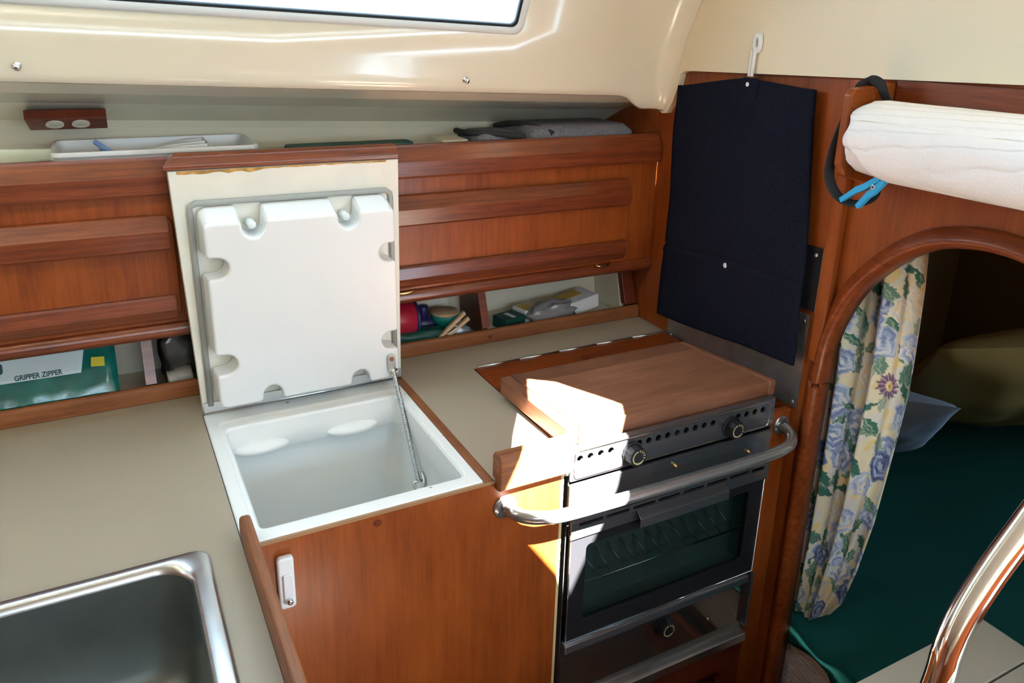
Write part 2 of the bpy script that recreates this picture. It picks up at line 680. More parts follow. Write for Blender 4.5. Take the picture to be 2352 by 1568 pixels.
# roof with two unseen openings, shaped and placed to throw the sun patches
BEAM = [(0.690, 0.436), (0.652, 0.362), (0.604, 0.290), (0.514, 0.140), (0.526, 0.100), (0.634, -0.020), (0.656, -0.066),
        (0.700, 0.010), (0.745, 0.090), (0.775, 0.225), (0.797, 0.262), (0.775, 0.312), (0.731, 0.402)]  # outline traced back along the sun from the wanted patch
SUN_HOLE = [(0.68, -0.70), (1.04, -0.70), (1.04, -0.555), (0.68, -0.555)]  # added opening: suns the step so it reflects in the cabin side
roof_o = [(-2.4, -1.5), (1.19, -1.5), (1.19, 0.93), (-2.4, 0.93)]
struct(mk('ceiling', poly_ex(roof_o, 'z', 1.90 + 0.035, 1.955, [BEAM, SUN_HOLE]), 'gelcoat'), 'cream cabin roof with unseen openings shaped for the sun patches', 'ceiling')
portal('portal_sun_hole', (0.86, -0.6275, 1.93), 0.36, 0.145, (0, 0, -1))
portal('portal_beam_hole', (0.65, 0.19, 1.93), 0.30, 0.52, (0, 0, -1))
portal('portal_companionway', (1.195, -0.635, 1.34), 0.83, 1.18, (-1, 0, 0))

# the far side of the cabin, behind the photographer, with one unseen opening sized for sky light
def yzloop(x0, x1, z0, z1):
    return [(x0, z0), (x1, z0), (x1, z1), (x0, z1)]


struct(mk('wall_inboard', poly_ex([(-2.4, 1.35), (1.19, 1.35), (1.19, 1.95), (-2.4, 1.95)], 'y', -1.34, -1.30,
                                   [yzloop(-0.45, 1.0, 1.56, 1.80)]), 'gelcoat'),
       'cream cabin side across the cabin with an unseen opening sized for sky light', 'wall')
portal('portal_side_b', (0.275, -1.31, 1.68), 1.45, 0.24, (0, 1, 0))
struct(mk('wall_settee', box(-2.4, 1.19, -1.30, -1.22, 0.0, 1.35), 'teak_z'), 'varnished wooden locker front across the cabin', 'wall')
struct(mk('wall_forward', box(-2.42, -2.38, -1.5, 1.9, 0.0, 1.96), 'teak_z'), 'varnished wooden bulkhead at the forward end', 'wall')
struct(mk('wall_aft', poly_ex([(-1.5, 0.0), (0.30, 0.0), (0.30, 1.95), (-1.5, 1.95)], 'x', 1.19, 1.205, [[(-1.05, 0.75), (-0.22, 0.75), (-0.22, 1.93), (-1.05, 1.93)]]), 'teak_z'), 'varnished wooden bulkhead beside the companionway', 'wall')

# hull liner behind the shelf
LIN = [(1.466, 1.4845), (1.480, 1.489), (1.505, 1.478), (1.546, 1.458), (1.632, 1.434), (1.714, 1.395), (1.716, 1.380), (1.706, 1.352), (1.700, 1.344)]
lx = [-2.3, -1.0, -0.3, 0.2, 0.6, 1.0, 1.18]
V, F = loft([[(x, y, z + SHEER(x)) for y, z in LIN] for x in lx])
n = len(LIN)
F = [f for f in F if not ({f[0] % n, f[1] % n} == {0, n - 1})]
ln = mk('wall_hull_liner', (V, F), 'liner')
solidify(ln, 0.004).modifiers['thickness'].offset = 1
struct(ln, 'cream hull liner above the long shelf behind the lockers', 'wall')
struct(mk('wall_hull', poly_ex([(1.640, 0.90), (1.30, -0.02), (1.34, -0.02), (1.68, 0.90), (1.735, 1.34), (1.735, 1.40), (1.722, 1.40), (1.722, 1.345)], 'x', -2.3, 1.18), 'liner'),
       'cream hull skin at the back of the cubby holes', 'wall')

# bulkhead with the towel, plywood
struct(mk('wall_right', poly_ex([(0.955, 0.0), (1.9, 0.0), (1.9, 1.62), (0.955, 1.62)], 'x', 1.18, 1.20), 'teak_z'),
       'reddish varnished plywood bulkhead behind the hanging towel', 'wall')
# bulkhead with the arched doorway
arch_in = [(0.930, 0.16), (0.930, 0.90), (0.928, 0.98), (0.922, 1.06), (0.908, 1.115), (0.880, 1.178), (0.841, 1.229), (0.797, 1.270),
           (0.750, 1.298), (0.700, 1.312), (0.650, 1.316), (0.600, 1.309), (0.552, 1.290), (0.505, 1.258), (0.470, 1.220), (0.440, 1.170),
           (0.425, 1.10), (0.420, 1.00), (0.420, 0.16)]
struct(mk('wall_door', poly_ex([(0.955, 0.0), (0.955, 1.60), (0.28, 1.60), (0.28, 0.0)], 'x', 1.187, 1.207, [arch_in]), 'teak_z'),
       'varnished plywood bulkhead around the arched berth doorway', 'wall')


def arch_trim():
    P = smooth_path([(1.17, y, z) for y, z in arch_in], 4)
    rings_ = []
    N_ = len(P)
    sec = [(-0.004, 0.040), (-0.004, 0.018), (0.0, 0.007), (0.007, 0.0), (0.014, 0.002), (0.020, 0.008), (0.030, 0.0135), (0.032, 0.0175), (0.032, 0.021)]
    for i in range(N_):
        t = (P[min(i + 1, N_ - 1)] - P[max(i - 1, 0)]).normalized()
        nrm = Vector((0, t.z, -t.y))
        # outward from the opening
        c = Vector((0, 0.675, 0.8))
        if nrm.dot(P[i] - c) < 0:
            nrm = -nrm
        rings_.append([Vector((1.166 + d, P[i].y, P[i].z)) + nrm * w for w, d in sec])
    return loft(rings_, (True, True))


struct(mk('trim_1', arch_trim(), 'teak_y', smooth=True), 'rounded varnished moulding around the arched berth doorway', 'moulding')
struct(mk('trim_2', box(1.168, 1.187, 0.930, 0.957, 1.02, 1.552), 'teak_z', bevel=0.004), 'upright varnished batten between towel and paper towel holder', 'moulding')
struct(mk('trim_4', box(1.128, 1.180, 0.984, 1.002, 0.0, 0.90), 'teak_z', bevel=0.003), 'narrow upright wooden strip right of the stove', 'moulding')

# aft cabin (quarter berth) behind the arch
struct(mk('wall_berth_hull', box(1.207, 2.9, 1.72, 1.76, 0.0, 1.6), 'aft_wall'), 'dark hull side of the quarter berth', 'wall')
struct(mk('wall_berth_end', poly_ex([(-0.2, 0.0), (1.72, 0.0), (1.72, 1.6), (-0.2, 1.6)], 'x', 2.86, 2.9, [[(-0.15, 0.75), (0.35, 0.75), (0.35, 1.35), (-0.15, 1.35)]]), 'aft_wall'), 'dark end of the quarter berth', 'wall')  # hole out of view, added to brighten the berth
portal('portal_berth', (2.87, 0.10, 1.05), 0.5, 0.6, (-1, 0, 0))
struct(mk('wall_berth_inner', box(1.207, 2.86, -0.24, -0.2, 0.0, 1.6), 'aft_wall'), 'dark inner side of the quarter berth', 'wall')
struct(mk('ceiling_berth', box(1.207, 2.86, -0.2, 1.72, 1.50, 1.54), 'aft_wall'), 'low dark ceiling of the quarter berth', 'ceiling')
struct(mk('floor_berth', box(1.23, 2.86, -0.2, 1.72, 0.17, 0.19), 'teak_dark'), 'dark wooden berth base', 'floor')

# portlight
def wsurf(x, f):
    a, b = PROF[I_W0], PROF[I_W1]
    return Vector((x, a[0] + (b[0] - a[0]) * f, a[1] + (b[1] - a[1]) * f + SHEER(x)))


def win_loop(inset, rc, out, n=6):
    H = 0.166
    pts = rrect(W_X0 + inset, W_X1 - inset, inset, H - inset, rc, n)
    nrm = Vector((0, -0.903, -0.43))
    return [wsurf(x, f / H) + nrm * out for x, f in pts]


win = thing('window_1', 'long bright portlight in the cream cabin side', 'window', (0, 1.42, 1.65))
win['kind'] = 'structure'
mk('window_frame', loft([win_loop(-0.012, 0.022, 0.001), win_loop(-0.011, 0.021, 0.005), win_loop(-0.004, 0.017, 0.007), win_loop(0.004, 0.013, 0.005), win_loop(0.006, 0.011, -0.012)]),
   'rubber_white', win, smooth=True)
mk('window_seal', loft([win_loop(0.004, 0.013, 0.0045), win_loop(0.0075, 0.011, 0.004), win_loop(0.0085, 0.010, -0.004), win_loop(0.006, 0.011, -0.010)]), 'black', win, smooth=True)
pv = [wsurf(W_X0 - .01, -.05), wsurf(W_X1 + .01, -.05), wsurf(W_X1 + .01, 1.05), wsurf(W_X0 - .01, 1.05)]
nn = Vector((0, 0.903, 0.43))
mk('window_pane', ([p + nn * 0.010 for p in pv] + [p + nn * 0.014 for p in pv], [[0, 1, 2, 3], [7, 6, 5, 4], [0, 4, 5, 1], [1, 5, 6, 2], [2, 6, 7, 3], [3, 7, 4, 0]]), 'window_glass', win)
portal('portal_window', tuple(wsurf(-0.07, .5) + nn * 0.03), 1.65, 0.16, (0, -0.903, -0.43))

# ================================================================== LONG LOCKER BEHIND THE GALLEY
lk = thing('locker', 'long reddish varnished locker with raised rails along the back of the galley', 'locker', (0.3, 1.49, 1.06))
XL0, XL1 = -0.75, 1.179
mk('face_panel', box(XL0, XL1, 1.475, 1.490, 1.085, 1.335), 'teak_z', lk)
mk('top_rail', extr_x([(1.490, 1.326), (1.463, 1.326), (1.460, 1.331), (1.458, 1.360), (1.471, 1.388), (1.475, 1.392), (1.489, 1.392), (1.492, 1.388)], XL0, 1.176), 'teak_rail', lk)
mk('bottom_rail', extr_x([(1.492, 1.058), (1.480, 1.056), (1.470, 1.060), (1.465, 1.067), (1.465, 1.076), (1.469, 1.084), (1.476, 1.088), (1.492, 1.088)], XL0, XL1), 'teak_rail', lk, bevel=0.002)
mk('shelf_board', box(XL0, XL1, 1.492, 1.715, 1.332, 1.344), 'liner', lk)
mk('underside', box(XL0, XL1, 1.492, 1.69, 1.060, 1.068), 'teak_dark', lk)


def locker_door(x0, x1, nm):
    sl_ = mk('door', poly_ex(rrect(x0, x1, 1.0945, 1.2915, 0.022), 'y', 1.4655, 1.4752), 'teak_z', lk, bevel=0.003)
    up = [(1.466, 1.2910), (1.4645, 1.2900), (1.4455, 1.2655), (1.4485, 1.2345), (1.452, 1.2305), (1.466, 1.2305)]
    lo = [(1.466, 1.1440), (1.4590, 1.1435), (1.4550, 1.1400), (1.4520, 1.1180), (1.4630, 1.0985), (1.466, 1.0965)]
    for nme, pr in (('upper_rail', up), ('lower_rail', lo)):
        o = mk(nme, extr_x(pr, x0 + 0.008, x1 - 0.010), 'teak_rail', sl_)
    return sl_


locker_door(-0.72, 0.102, 'left')
locker_door(0.150, 1.100, 'right')
for lxp in (1.032, 0.535):
    mk('latch', tube(smooth_path([(lxp - 0.020, 1.4655, 1.0885), (lxp - 0.014, 1.4585, 1.0865), (lxp + 0.010, 1.4585, 1.0875), (lxp + 0.020, 1.4655, 1.090)], 5), 0.0028, 8), 'brass', lk, smooth=True)

# cubby holes under the locker
cb = thing('cubby_shelf', 'row of open cubby holes between worktop fiddle and locker', 'shelf', (0.3, 1.52, 0.92))
mk('shelf_floor', box(XL0, 1.178, 1.513, 1.645, 0.905, 0.928), 'liner', cb)
mk('fiddle_rail', extr_x([(1.500, 0.9202), (1.500, 0.944), (1.503, 0.951), (1.508, 0.953), (1.514, 0.951), (1.516, 0.944), (1.516, 0.9285), (1.512, 0.9202)], XL0, 1.178), 'teak_worn', cb, bevel=0.0015)
for xd in (0.028, 0.740):
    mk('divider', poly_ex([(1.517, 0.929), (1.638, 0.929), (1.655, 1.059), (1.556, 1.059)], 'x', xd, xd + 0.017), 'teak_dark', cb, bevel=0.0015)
    mk('divider_edge', poly_ex([(1.5125, 0.954), (1.5165, 0.954), (1.5555, 1.059), (1.5515, 1.059)], 'x', xd - 0.001, xd + 0.018), 'teak_rail', cb)
mk('end_panel', poly_ex([(1.526, 0.929), (1.66, 0.929), (1.66, 1.059), (1.562, 1.059)], 'x', 1.140, 1.152), 'liner', cb)
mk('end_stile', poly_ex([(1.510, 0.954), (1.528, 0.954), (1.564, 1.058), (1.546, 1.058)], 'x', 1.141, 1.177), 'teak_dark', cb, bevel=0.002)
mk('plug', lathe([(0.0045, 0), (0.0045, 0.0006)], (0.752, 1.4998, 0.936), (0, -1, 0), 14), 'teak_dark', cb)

# ================================================================== WORKTOP
wt = thing('worktop', 'beige laminate galley worktop running round the icebox and stove', 'worktop', (0.3, 1.2, 0.89))
wt_outer = [(-0.75, 0.30), (0.112, 0.30), (0.112, 1.412), (0.504, 1.412), (0.504, 0.982), (0.656, 0.982), (0.656, 1.386), (1.179, 1.386), (1.179, 1.5125), (-0.75, 1.5125)]
SINK = dict(x0=-0.46, x1=0.069, y0=0.50, y1=0.999)
sink_hole = rrect(SINK['x0'] + .014, SINK['x1'] - .014, SINK['y0'] + .014, SINK['y1'] - .014, 0.03)
mk('laminate_top', poly_ex(wt_outer, 'z', 0.890, 0.920, [sink_hole]), 'laminate', wt)
mk('wood_edging', box(0.4875, 0.5040, 0.982, 1.412, 0.900, 0.9208), 'teak_worn_y', wt, bevel=0.001)


def fiddle_left():
    # strip standing on the edge, its far end rounded down
    pr = [(0.30, 0.865), (0.30, 0.962)] + [(0.988 - 0.0 + 0.020 * math.sin(a), 0.942 + 0.020 * math.cos(a)) for a in [PI / 2 * i / 6 for i in range(7)]] + [(1.011, 0.9215), (0.9765, 0.9215), (0.9765, 0.865)]
    return poly_ex(pr, 'x', 0.1125, 0.1275)


mk('fiddle', fiddle_left(), 'teak_worn_y', wt, bevel=0.0045, seg=3)
mk('fiddle', poly_ex([(0.962, 0.908), (0.974, 0.903), (0.9815, 0.903), (0.9815, 0.9215), (0.992, 0.9215), (0.992, 0.962), (0.985, 0.970), (0.968, 0.970), (0.962, 0.962)], 'x', 0.5055, 0.644), 'teak_worn', wt, bevel=0.003, seg=3)

# sink
sk = thing('sink', 'stainless steel sink set in the beige worktop', 'sink', (-0.2, 0.75, 0.75))


def srect(inset, z, r):
    return [(x, y, z) for x, y in rrect(SINK['x0'] + inset, SINK['x1'] - inset, SINK['y0'] + inset, SINK['y1'] - inset, r, 8)]


def sring(ix0, ix1, iy0, iy1, z, r):
    return [(x, y, z) for x, y in rrect(SINK['x0'] + ix0, SINK['x1'] - ix1, SINK['y0'] + iy0, SINK['y1'] - iy1, r, 8)]


mk('rim', loft([srect(0, 0.9202, 0.022), srect(0.001, 0.9232, 0.022), srect(0.006, 0.9262, 0.020), sring(.022, .022, .016, .016, .9258, .036), sring(.026, .026, .021, .021, .9225, .042), sring(.028, .028, .023, .023, .915, .044)]), 'steel', sk, smooth=True)
mk('bowl', loft([sring(.028, .028, .023, .023, .915, .044), sring(.032, .032, .027, .027, .86, .05), sring(.038, .038, .032, .032, .78, .055), sring(.055, .055, .05, .05, .757, .05), sring(.12, .12, .12, .12, .752, .04)], (False, True)), 'steel_dark', sk, smooth=True)
mk('drain', lathe([(0.042, 0), (0.042, 0.003), (0.034, 0.003), (0.030, 0.0005), (0, 0.0005)], (-0.2, 0.72, 0.7522), (0, 0, 1), 24), 'steel', sk, smooth=False)

# ================================================================== ICEBOX
ib = thing('icebox', 'built-in icebox with white liner, wooden front and raised white lid', 'icebox', (0.3, 1.19, 0.0))
IX0, IX1, IY0, IY1 = 0.1135, 0.487, 0.985, 1.408
OX0, OX1, OY0, OY1 = 0.143, 0.466, 1.016, 1.338


def ring_rect(x0, x1, y0, y1, z, r, n=5):
    return [(x, y, z) for x, y in rrect(x0, x1, y0, y1, r, n)]


mk('rim', loft([ring_rect(IX0, IX1, IY0, IY1, .895, .004), ring_rect(IX0, IX1, IY0, IY1, .9195, .004), ring_rect(IX0 + .002, IX1 - .002, IY0 + .002, IY1 - .002, .921, .004),
                ring_rect(OX0 - .010, OX1 + .008, OY0 - .010, OY1 + .030, .921, .010), ring_rect(OX0 - .008, OX1 + .006, OY0 - .008, OY1 + .020, .9185, .012),
                ring_rect(OX0 - .003, OX1 + .003, OY0 - .003, OY1 + .004, .9185, .012), ring_rect(OX0, OX1, OY0, OY1, .914, .012)]), 'ice_rim', ib, smooth=False)


def liner():
    r = [ring_rect(OX0, OX1, OY0, OY1, .9145, .012, 6), ring_rect(OX0, OX1, OY0, OY1 - .004, .895, .016, 6), ring_rect(OX0 + .002, OX1 - .001, OY0 + .002, OY1 - .010, .870, .020, 6),
         ring_rect(OX0 - .003, OX1 + .001, OY0 - .003, OY1 + .000, .860, .022, 6), ring_rect(OX0 - .006, OX1 + .003, OY0 - .006, OY1 + .010, .842, .026, 6),
         ring_rect(OX0 - .004, OX1 + .002, OY0 - .004, OY1 + .004, .805, .030, 6),
         ring_rect(OX0, OX1 - .004, OY0, OY1 - .030, .60, .040, 6), ring_rect(OX0 + .02, OX1 - .02, OY0 + .02, OY1 - .05, .47, .040, 6), ring_rect(OX0 + .06, OX1 - .06, OY0 + .06, OY1 - .09, .462, .03, 6)]
    return loft(r, (False, True))


mk('liner', liner(), 'ice_white', ib, smooth=True)


def blob(c, rx, ry, rz, nu=20, nv=12):
    return grid(lambda u, v: (c[0] + rx * math.sin(PI * v) * math.cos(2 * PI * u), c[1] + ry * math.sin(PI * v) * math.sin(2 * PI * u), c[2] + rz * math.cos(PI * v)), nu, nv)


for bx in (0.200, 0.372):
    mk('moulded_bump', blob((bx, 1.334, 0.8735), 0.052, 0.024, 0.0125), 'ice_white', ib, smooth=True)
# wooden front
mk('front_panel', box(0.128, 0.6325, 0.9805, 0.9935, 0.02, 0.9135), 'teak_z', ib)
mk('front_panel_edge', box(0.128, 0.5050, 0.9803, 0.9945, 0.9137, 0.9185), 'ply_edge', ib)
mk('plug', lathe([(0.0065, 0), (0.0065, 0.0008)], (0.307, 0.9806, 0.900), (0, -1, 0), 16), 'teak_dark', ib)
mk('side_edge', box(0.6330, 0.6385, 0.9815, 0.99, 0.02, 0.900), 'pvc_edge', ib)
lt = mk('latch', poly_ex(rrect(0.1535, 0.1775, 0.805, 0.892, 0.006), 'y', 0.968, 0.9803), 'white_plastic', ib, bevel=0.004, seg=3)
mk('latch_lever', poly_ex(rrect(0.1600, 0.1735, 0.816, 0.866, 0.004), 'y', 0.9645, 0.9685), 'white_plastic', lt, bevel=0.0015)
mk('latch_pin', lathe([(0.0042, 0), (0.0042, 0.006), (0.002, 0.0075), (0, 0.0075)], (0.167, 0.9645, 0.823), (0, -1, 0), 12), 'chrome', lt, smooth=True)

# lid, swung up against the locker
lid = mk('lid', ([(0.1145, 1.4095, 0.925), (0.5015, 1.4095, 0.925), (0.5085, 1.422, 1.3745), (0.0985, 1.422, 1.3745),
                  (0.1145, 1.4345, 0.925), (0.5015, 1.4345, 0.925), (0.5085, 1.447, 1.3745), (0.0985, 1.447, 1.3745)],
                 [[0, 1, 2, 3], [7, 6, 5, 4], [0, 4, 5, 1], [1, 5, 6, 2], [2, 6, 7, 3], [3, 7, 4, 0]]), 'ice_cream', ib, bevel=0.0015)


def lid_y(z):
    return 1.4095 + (z - 0.925) / 0.4495 * 0.0125


def lid_edge():
    pr = [(1.4235, 1.3752), (1.4175, 1.3765), (1.4165, 1.384), (1.421, 1.389), (1.424, 1.397), (1.432, 1.4015), (1.448, 1.4015), (1.453, 1.396), (1.453, 1.3752)]
    V, F = poly_ex(pr, 'x', 0.0905, 0.5085)
    n_ = len(pr)
    V = [list(v) for v in V]
    for i in range(n_):       # rounded corner at the free end
        if V[i][2] > 1.385:
            V[i][0] += (V[i][2] - 1.385) * 1.3
    return V, F


mk('lid_wood_edge', lid_edge(), 'teak_rail', lid, bevel=0.002)
# insulated plug with scalloped edges
PX0, PX1, PZ0, PZ1, PY = 0.1405, 0.481, 0.948, 1.302, 1.3605


def plug_outline():
    pts = []

    def notch(c, d, inward, r, ln):
        # c: centre on the edge, d: direction of travel, inward: unit; scallop with straight flanks
        c, d, inward = Vector(c), Vector(d), Vector(inward)
        out = [c - d * (r + 0.006), c - d * (r + 0.001) + inward * 0.004]
        for i in range(9):
            a = PI * i / 8
            out.append(c + inward * (ln - r) - d * r * math.cos(a) + inward * r * math.sin(a))
        out += [c + d * (r + 0.001) + inward * 0.004, c + d * (r + 0.006)]
        return [(p.x, p.y) for p in out]
    # bottom edge, left to right
    pts += [(PX0, PZ0 + .014), (PX0 + .004, PZ0 + .004), (PX0 + .014, PZ0)]
    pts += notch((0.2345, PZ0), (1, 0), (0, 1), 0.017, 0.029)
    pts += notch((0.4025, PZ0), (1, 0), (0, 1), 0.017, 0.028)
    pts += [(PX1 - .014, PZ0), (PX1 - .004, PZ0 + .004), (PX1, PZ0 + .014)]
    pts += notch((PX1, 1.028), (0, 1), (-1, 0), 0.017, 0.033)
    pts += notch((PX1, 1.207), (0, 1), (-1, 0), 0.017, 0.033)
    pts += [(PX1, PZ1 - .014), (PX1 - .004, PZ1 - .004), (PX1 - .014, PZ1)]
    pts += notch((0.392, PZ1), (-1, 0), (0, -1), 0.019, 0.042)
    pts += notch((0.223, PZ1), (-1, 0), (0, -1), 0.019, 0.042)
    pts += [(PX0 + .014, PZ1), (PX0 + .004, PZ1 - .004), (PX0, PZ1 - .014)]
    pts += notch((PX0, 1.211), (0, -1), (1, 0), 0.018, 0.036)
    pts += notch((PX0, 1.032), (0, -1), (1, 0), 0.018, 0.036)
    return pts


po = plug_outline()
V, F = poly_ex(po, 'y', 1.412, PY)
V = [(v[0] - 0.005 * max(0, (0.20 - v[0]) / 0.06), lid_y(v[2]) + 0.0005, v[2] + 0.010 * max(0, (v[2] - 1.24) / 0.06)) if i < len(po)
     else (v[0], PY + (v[2] - 0.948) * 0.02, v[2] - 0.012 * max(0, (v[2] - 1.27) / 0.032)) for i, v in enumerate(V)]
mk('insulation_plug', (V, F), 'ice_white', lid, bevel=0.007, seg=3, angle=50)
for px_ in (0.223, 0.392):
    mk('moulded_peg', lathe([(0.0075, 0), (0.0075, 0.034), (0.006, 0.0365), (0, 0.037)], (px_, 1.4195, 1.279), (0, -1, 0), 16), 'ice_white', lid, smooth=True)


def gasket():
    P = [(0.1285, 0.938), (0.1265, 1.300), (0.1270, 1.312), (0.1370, 1.3175), (0.480, 1.3165), (0.4885, 1.310), (0.4895, 1.300), (0.4885, 0.938)]
    return tube([(x, lid_y(z) - 0.0035, z) for x, z in P], 0.0055, 8)


mk('gasket', gasket(), 'gasket', lid, smooth=True)
# adhesive residue along the top edge of the lid face
random.seed(3)
pts_t = [(0.112 + i * 0.012, 1.3735) for i in range(32)]
pts_b = [(0.112 + i * 0.012, 1.3735 - (0.0075 if i < 12 else 0.0035) * random.uniform(.5, 1.1)) for i in range(32)][::-1]
mk('adhesive_residue', poly_ex([(x, z) for x, z in pts_t + pts_b], 'y', 1.4214, 1.4221), 'stain', lid)
mk('hinge', tube([(0.116, 1.4085, 0.9235), (0.500, 1.4085, 0.9235)], 0.0038, 8), 'steel', ib, smooth=True)
mk('hinge_leaf', box(0.116, 0.500, 1.4055, 1.4085, 0.925, 0.944), 'steel', ib)

# spring stay
A, B = Vector((0.4655, 1.3520, 0.966)), Vector((0.4560, 1.197, 0.809))
st = thing('spring_stay', 'coiled metal spring stay holding up the white icebox lid', 'spring', tuple(B))
ncoil, sub_ = 62, 6
ax = (B - A)
path = [A + ax * (i / (ncoil * sub_)) for i in range(ncoil * sub_ + 1)]
rad = [0.0043 + 0.0007 * math.cos(2 * PI * i / sub_) for i in range(ncoil * sub_ + 1)]
mk('coil_spring', tube(path, rad, 10), 'steel', st, smooth=True)
mk('upper_bracket', poly_ex(rrect(0.4555, 0.4715, 0.962, 1.000, 0.0075), 'y', 1.3555, 1.3595), 'steel', st, bevel=0.0008)
mk('rusty_screw', lathe([(0.0045, 0), (0.0045, .001), (0.002, .0022), (0, .0022)], (0.4635, 1.3555, 0.991), (0, -1, 0), 12), 'rust', st, smooth=True)
mk('upper_clevis', tube([(0.4570, 1.3525, 0.968), (0.4735, 1.3525, 0.968)], 0.0024, 8), 'chrome', st, smooth=True)
mk('lower_clevis', tube([(0.4470, 1.1970, 0.807), (0.4655, 1.1970, 0.807)], 0.0030, 8), 'chrome', st, smooth=True)
mk('lower_bracket', tube(smooth_path([(0.4655, 1.204, 0.820), (0.4645, 1.190, 0.810), (0.457, 1.187, 0.797), (0.449, 1.192, 0.796), (0.447, 1.200, 0.806)], 5), 0.0035, 8), 'steel', st, smooth=True)

# ================================================================== STOVE
sv = thing('stove', 'stainless gimballed galley stove with dark glass oven door', 'stove', (0.88, 1.1, 0.33))
SX0, SX1, SY = 0.646, 1.119, 0.975
holes = []
hx = [0.665, 0.6862, 0.7077, 0.729] + [0.7895 + 0.02145 * i for i in range(9)] + [1.024, 1.0455, 1.067, 1.088]
for x in hx:
    holes.append(circ(x, 0.9215, 0.0062, 16))
cpn = mk('control_panel', poly_ex(rrect(SX0, SX1, 0.880, 0.9385, 0.004), 'y', SY, SY + 0.004, holes), 'panel_steel', sv)
mk('panel_backing', box(SX0 + .004, SX1 - .004, SY + 0.012, SY + 0.016, 0.884, 0.936), 'hole_black', sv)
fr = [(x, z) for x, z in rrect(SX0 + .008, SX1 - .012, 0.8825, 0.9360, 0.009)]
mk('raised_border', tube([(x, SY - 0.0003, z) for x, z in fr], 0.0011, 6, closed=True), 'chrome', cpn, smooth=True)
mk('top_flange', box(SX0, SX1, SY, SY + 0.014, 0.9385, 0.9405), 'panel_steel', sv)
mk('body', box(SX0 + 0.002, SX1 - 0.002, SY + 0.05, 1.36, 0.40, 0.915), 'black', sv)
mk('side_cheek', box(SX0, SX0 + 0.0015, SY + 0.004, 1.022, 0.40, 0.926), 'panel_steel', sv)
mk('side_cheek', box(SX1 - 0.0015, SX1, SY + 0.004, 1.022, 0.40, 0.926), 'panel_steel', sv)


def knob(cx, cz, y, r, parent):
    kb = mk('knob', loft([[(cx + (r * (1.05 if k % 2 == 0 else 1.0)) * s * math.cos(2 * PI * k / 24), yy, cz + (r * (1.05 if k % 2 == 0 else 1.0)) * s * math.sin(2 * PI * k / 24)) for k in range(24)]
                          for yy, s in ((y, 1.12), (y - 0.003, 1.12), (y - 0.004, 0.98), (y - 0.020, 0.93), (y - 0.0215, 0.88))], (True, True)), 'black', parent)
    yf = y - 0.0216
    V, F = [], []
    # curved arrow
    n_ = 22
    for i in range(n_ + 1):
        a = math.radians(100 + 235 * i / n_)
        w = 0.15 - 0.05 * (1 - i / n_)
        if i > n_ - 4:
            w = 0.19 * (n_ - i) / 4 + 0.005
        for rr in (0.66 - w * .5, 0.66 + w * .5):
            V.append((cx + r * rr * math.cos(a), yf, cz + r * rr * math.sin(a)))
    F = [[2 * i, 2 * i + 1, 2 * i + 3, 2 * i + 2] for i in range(n_)]
    md_ = mk('dial_arrow', (V, F), 'gold', kb)
    solidify(md_, 0.0006)
    for i in range(5):
        a = math.radians(82 - 24 * i)
        p0, p1 = 0.52, 0.76
        u = Vector((math.cos(a), 0, math.sin(a)))
        w = Vector((-math.sin(a), 0, math.cos(a))) * r * 0.05
        c = Vector((cx, yf, cz))
        q = [c + u * r * p0 - w * .5, c + u * r * p1 - w, c + u * r * p1 + w, c + u * r * p0 + w * .5]
        solidify(mk('dial_tick', (q, [[0, 1, 2, 3]]), 'gold', kb), 0.0006)
    return kb


knob(0.7745, 0.9070, SY, 0.0185, sv)
knob(1.0065, 0.9045, SY, 0.0185, sv)
fp = mk('fascia', poly_ex(rrect(SX0, SX1 - .002, 0.8125, 0.8735, 0.002), 'y', SY - 0.003, SY + 0.004), 'panel_steel', sv, bevel=0.001)
for xs_, zs_ in ((0.873, 0.857), (1.057, 0.840)):
    mk('fascia_pin', lathe([(0.0042, 0), (0.0042, 0.003), (0.003, 0.0035), (0.0035, 0.006), (0.002, 0.0075), (0, 0.0075)], (xs_, SY - 0.003, zs_), (0, -1, 0), 12), 'brass', fp, smooth=True)
# oven door
slots = [rrect(x0_, x0_ + 0.051, 0.7915, 0.7985, 0.003, 3) for x0_ in (0.664, 0.722, 0.780, 0.838, 0.896, 0.954, 1.012)] + [rrect(1.069, 1.103, 0.7905, 0.7985, 0.003, 3)]
dr = mk('oven_door', poly_ex([(SX0 + .006, 0.541), (SX1 - .005, 0.541), (SX1 - .005, 0.768), (SX0 + .006, 0.768)], 'y', SY - 0.004, SY + 0.006, [rrect(0.687, 1.077, 0.580, 0.744, 0.010)]), 'black_enamel', sv, bevel=0.001)
mk('vent_strip', poly_ex([(SX0 + .003, 0.768), (SX1 - .003, 0.768), (SX1 - .003, 0.804), (SX0 + .003, 0.804)], 'y', SY - 0.010, SY - 0.005, slots), 'panel_steel', dr)
mk('vent_backing', box(SX0 + .005, SX1 - .005, SY + 0.001, SY + 0.004, 0.770, 0.8035), 'hole_black', dr)
mk('door_handle', poly_ex([(SY - 0.0105, 0.7905), (SY - 0.0105, 0.7885), (SY - 0.0235, 0.7765), (SY - 0.0235, 0.760), (SY - 0.0255, 0.760), (SY - 0.0255, 0.7785)], 'x', 0.788, 1.000), 'panel_steel', dr, bevel=0.0008)
mk('oven_glass', box(0.682, 1.082, SY + 0.0015, SY + 0.0045, 0.575, 0.749), 'oven_glass', dr)
mk('door_border', tube([(SX0 + .0065, SY - 0.0048, 0.7675), (SX0 + .0065, SY - 0.0048, 0.5415), (SX1 - .0055, SY - 0.0048, 0.5415), (SX1 - .0055, SY - 0.0048, 0.7675)], 0.0011, 6), 'chrome', dr, smooth=True)
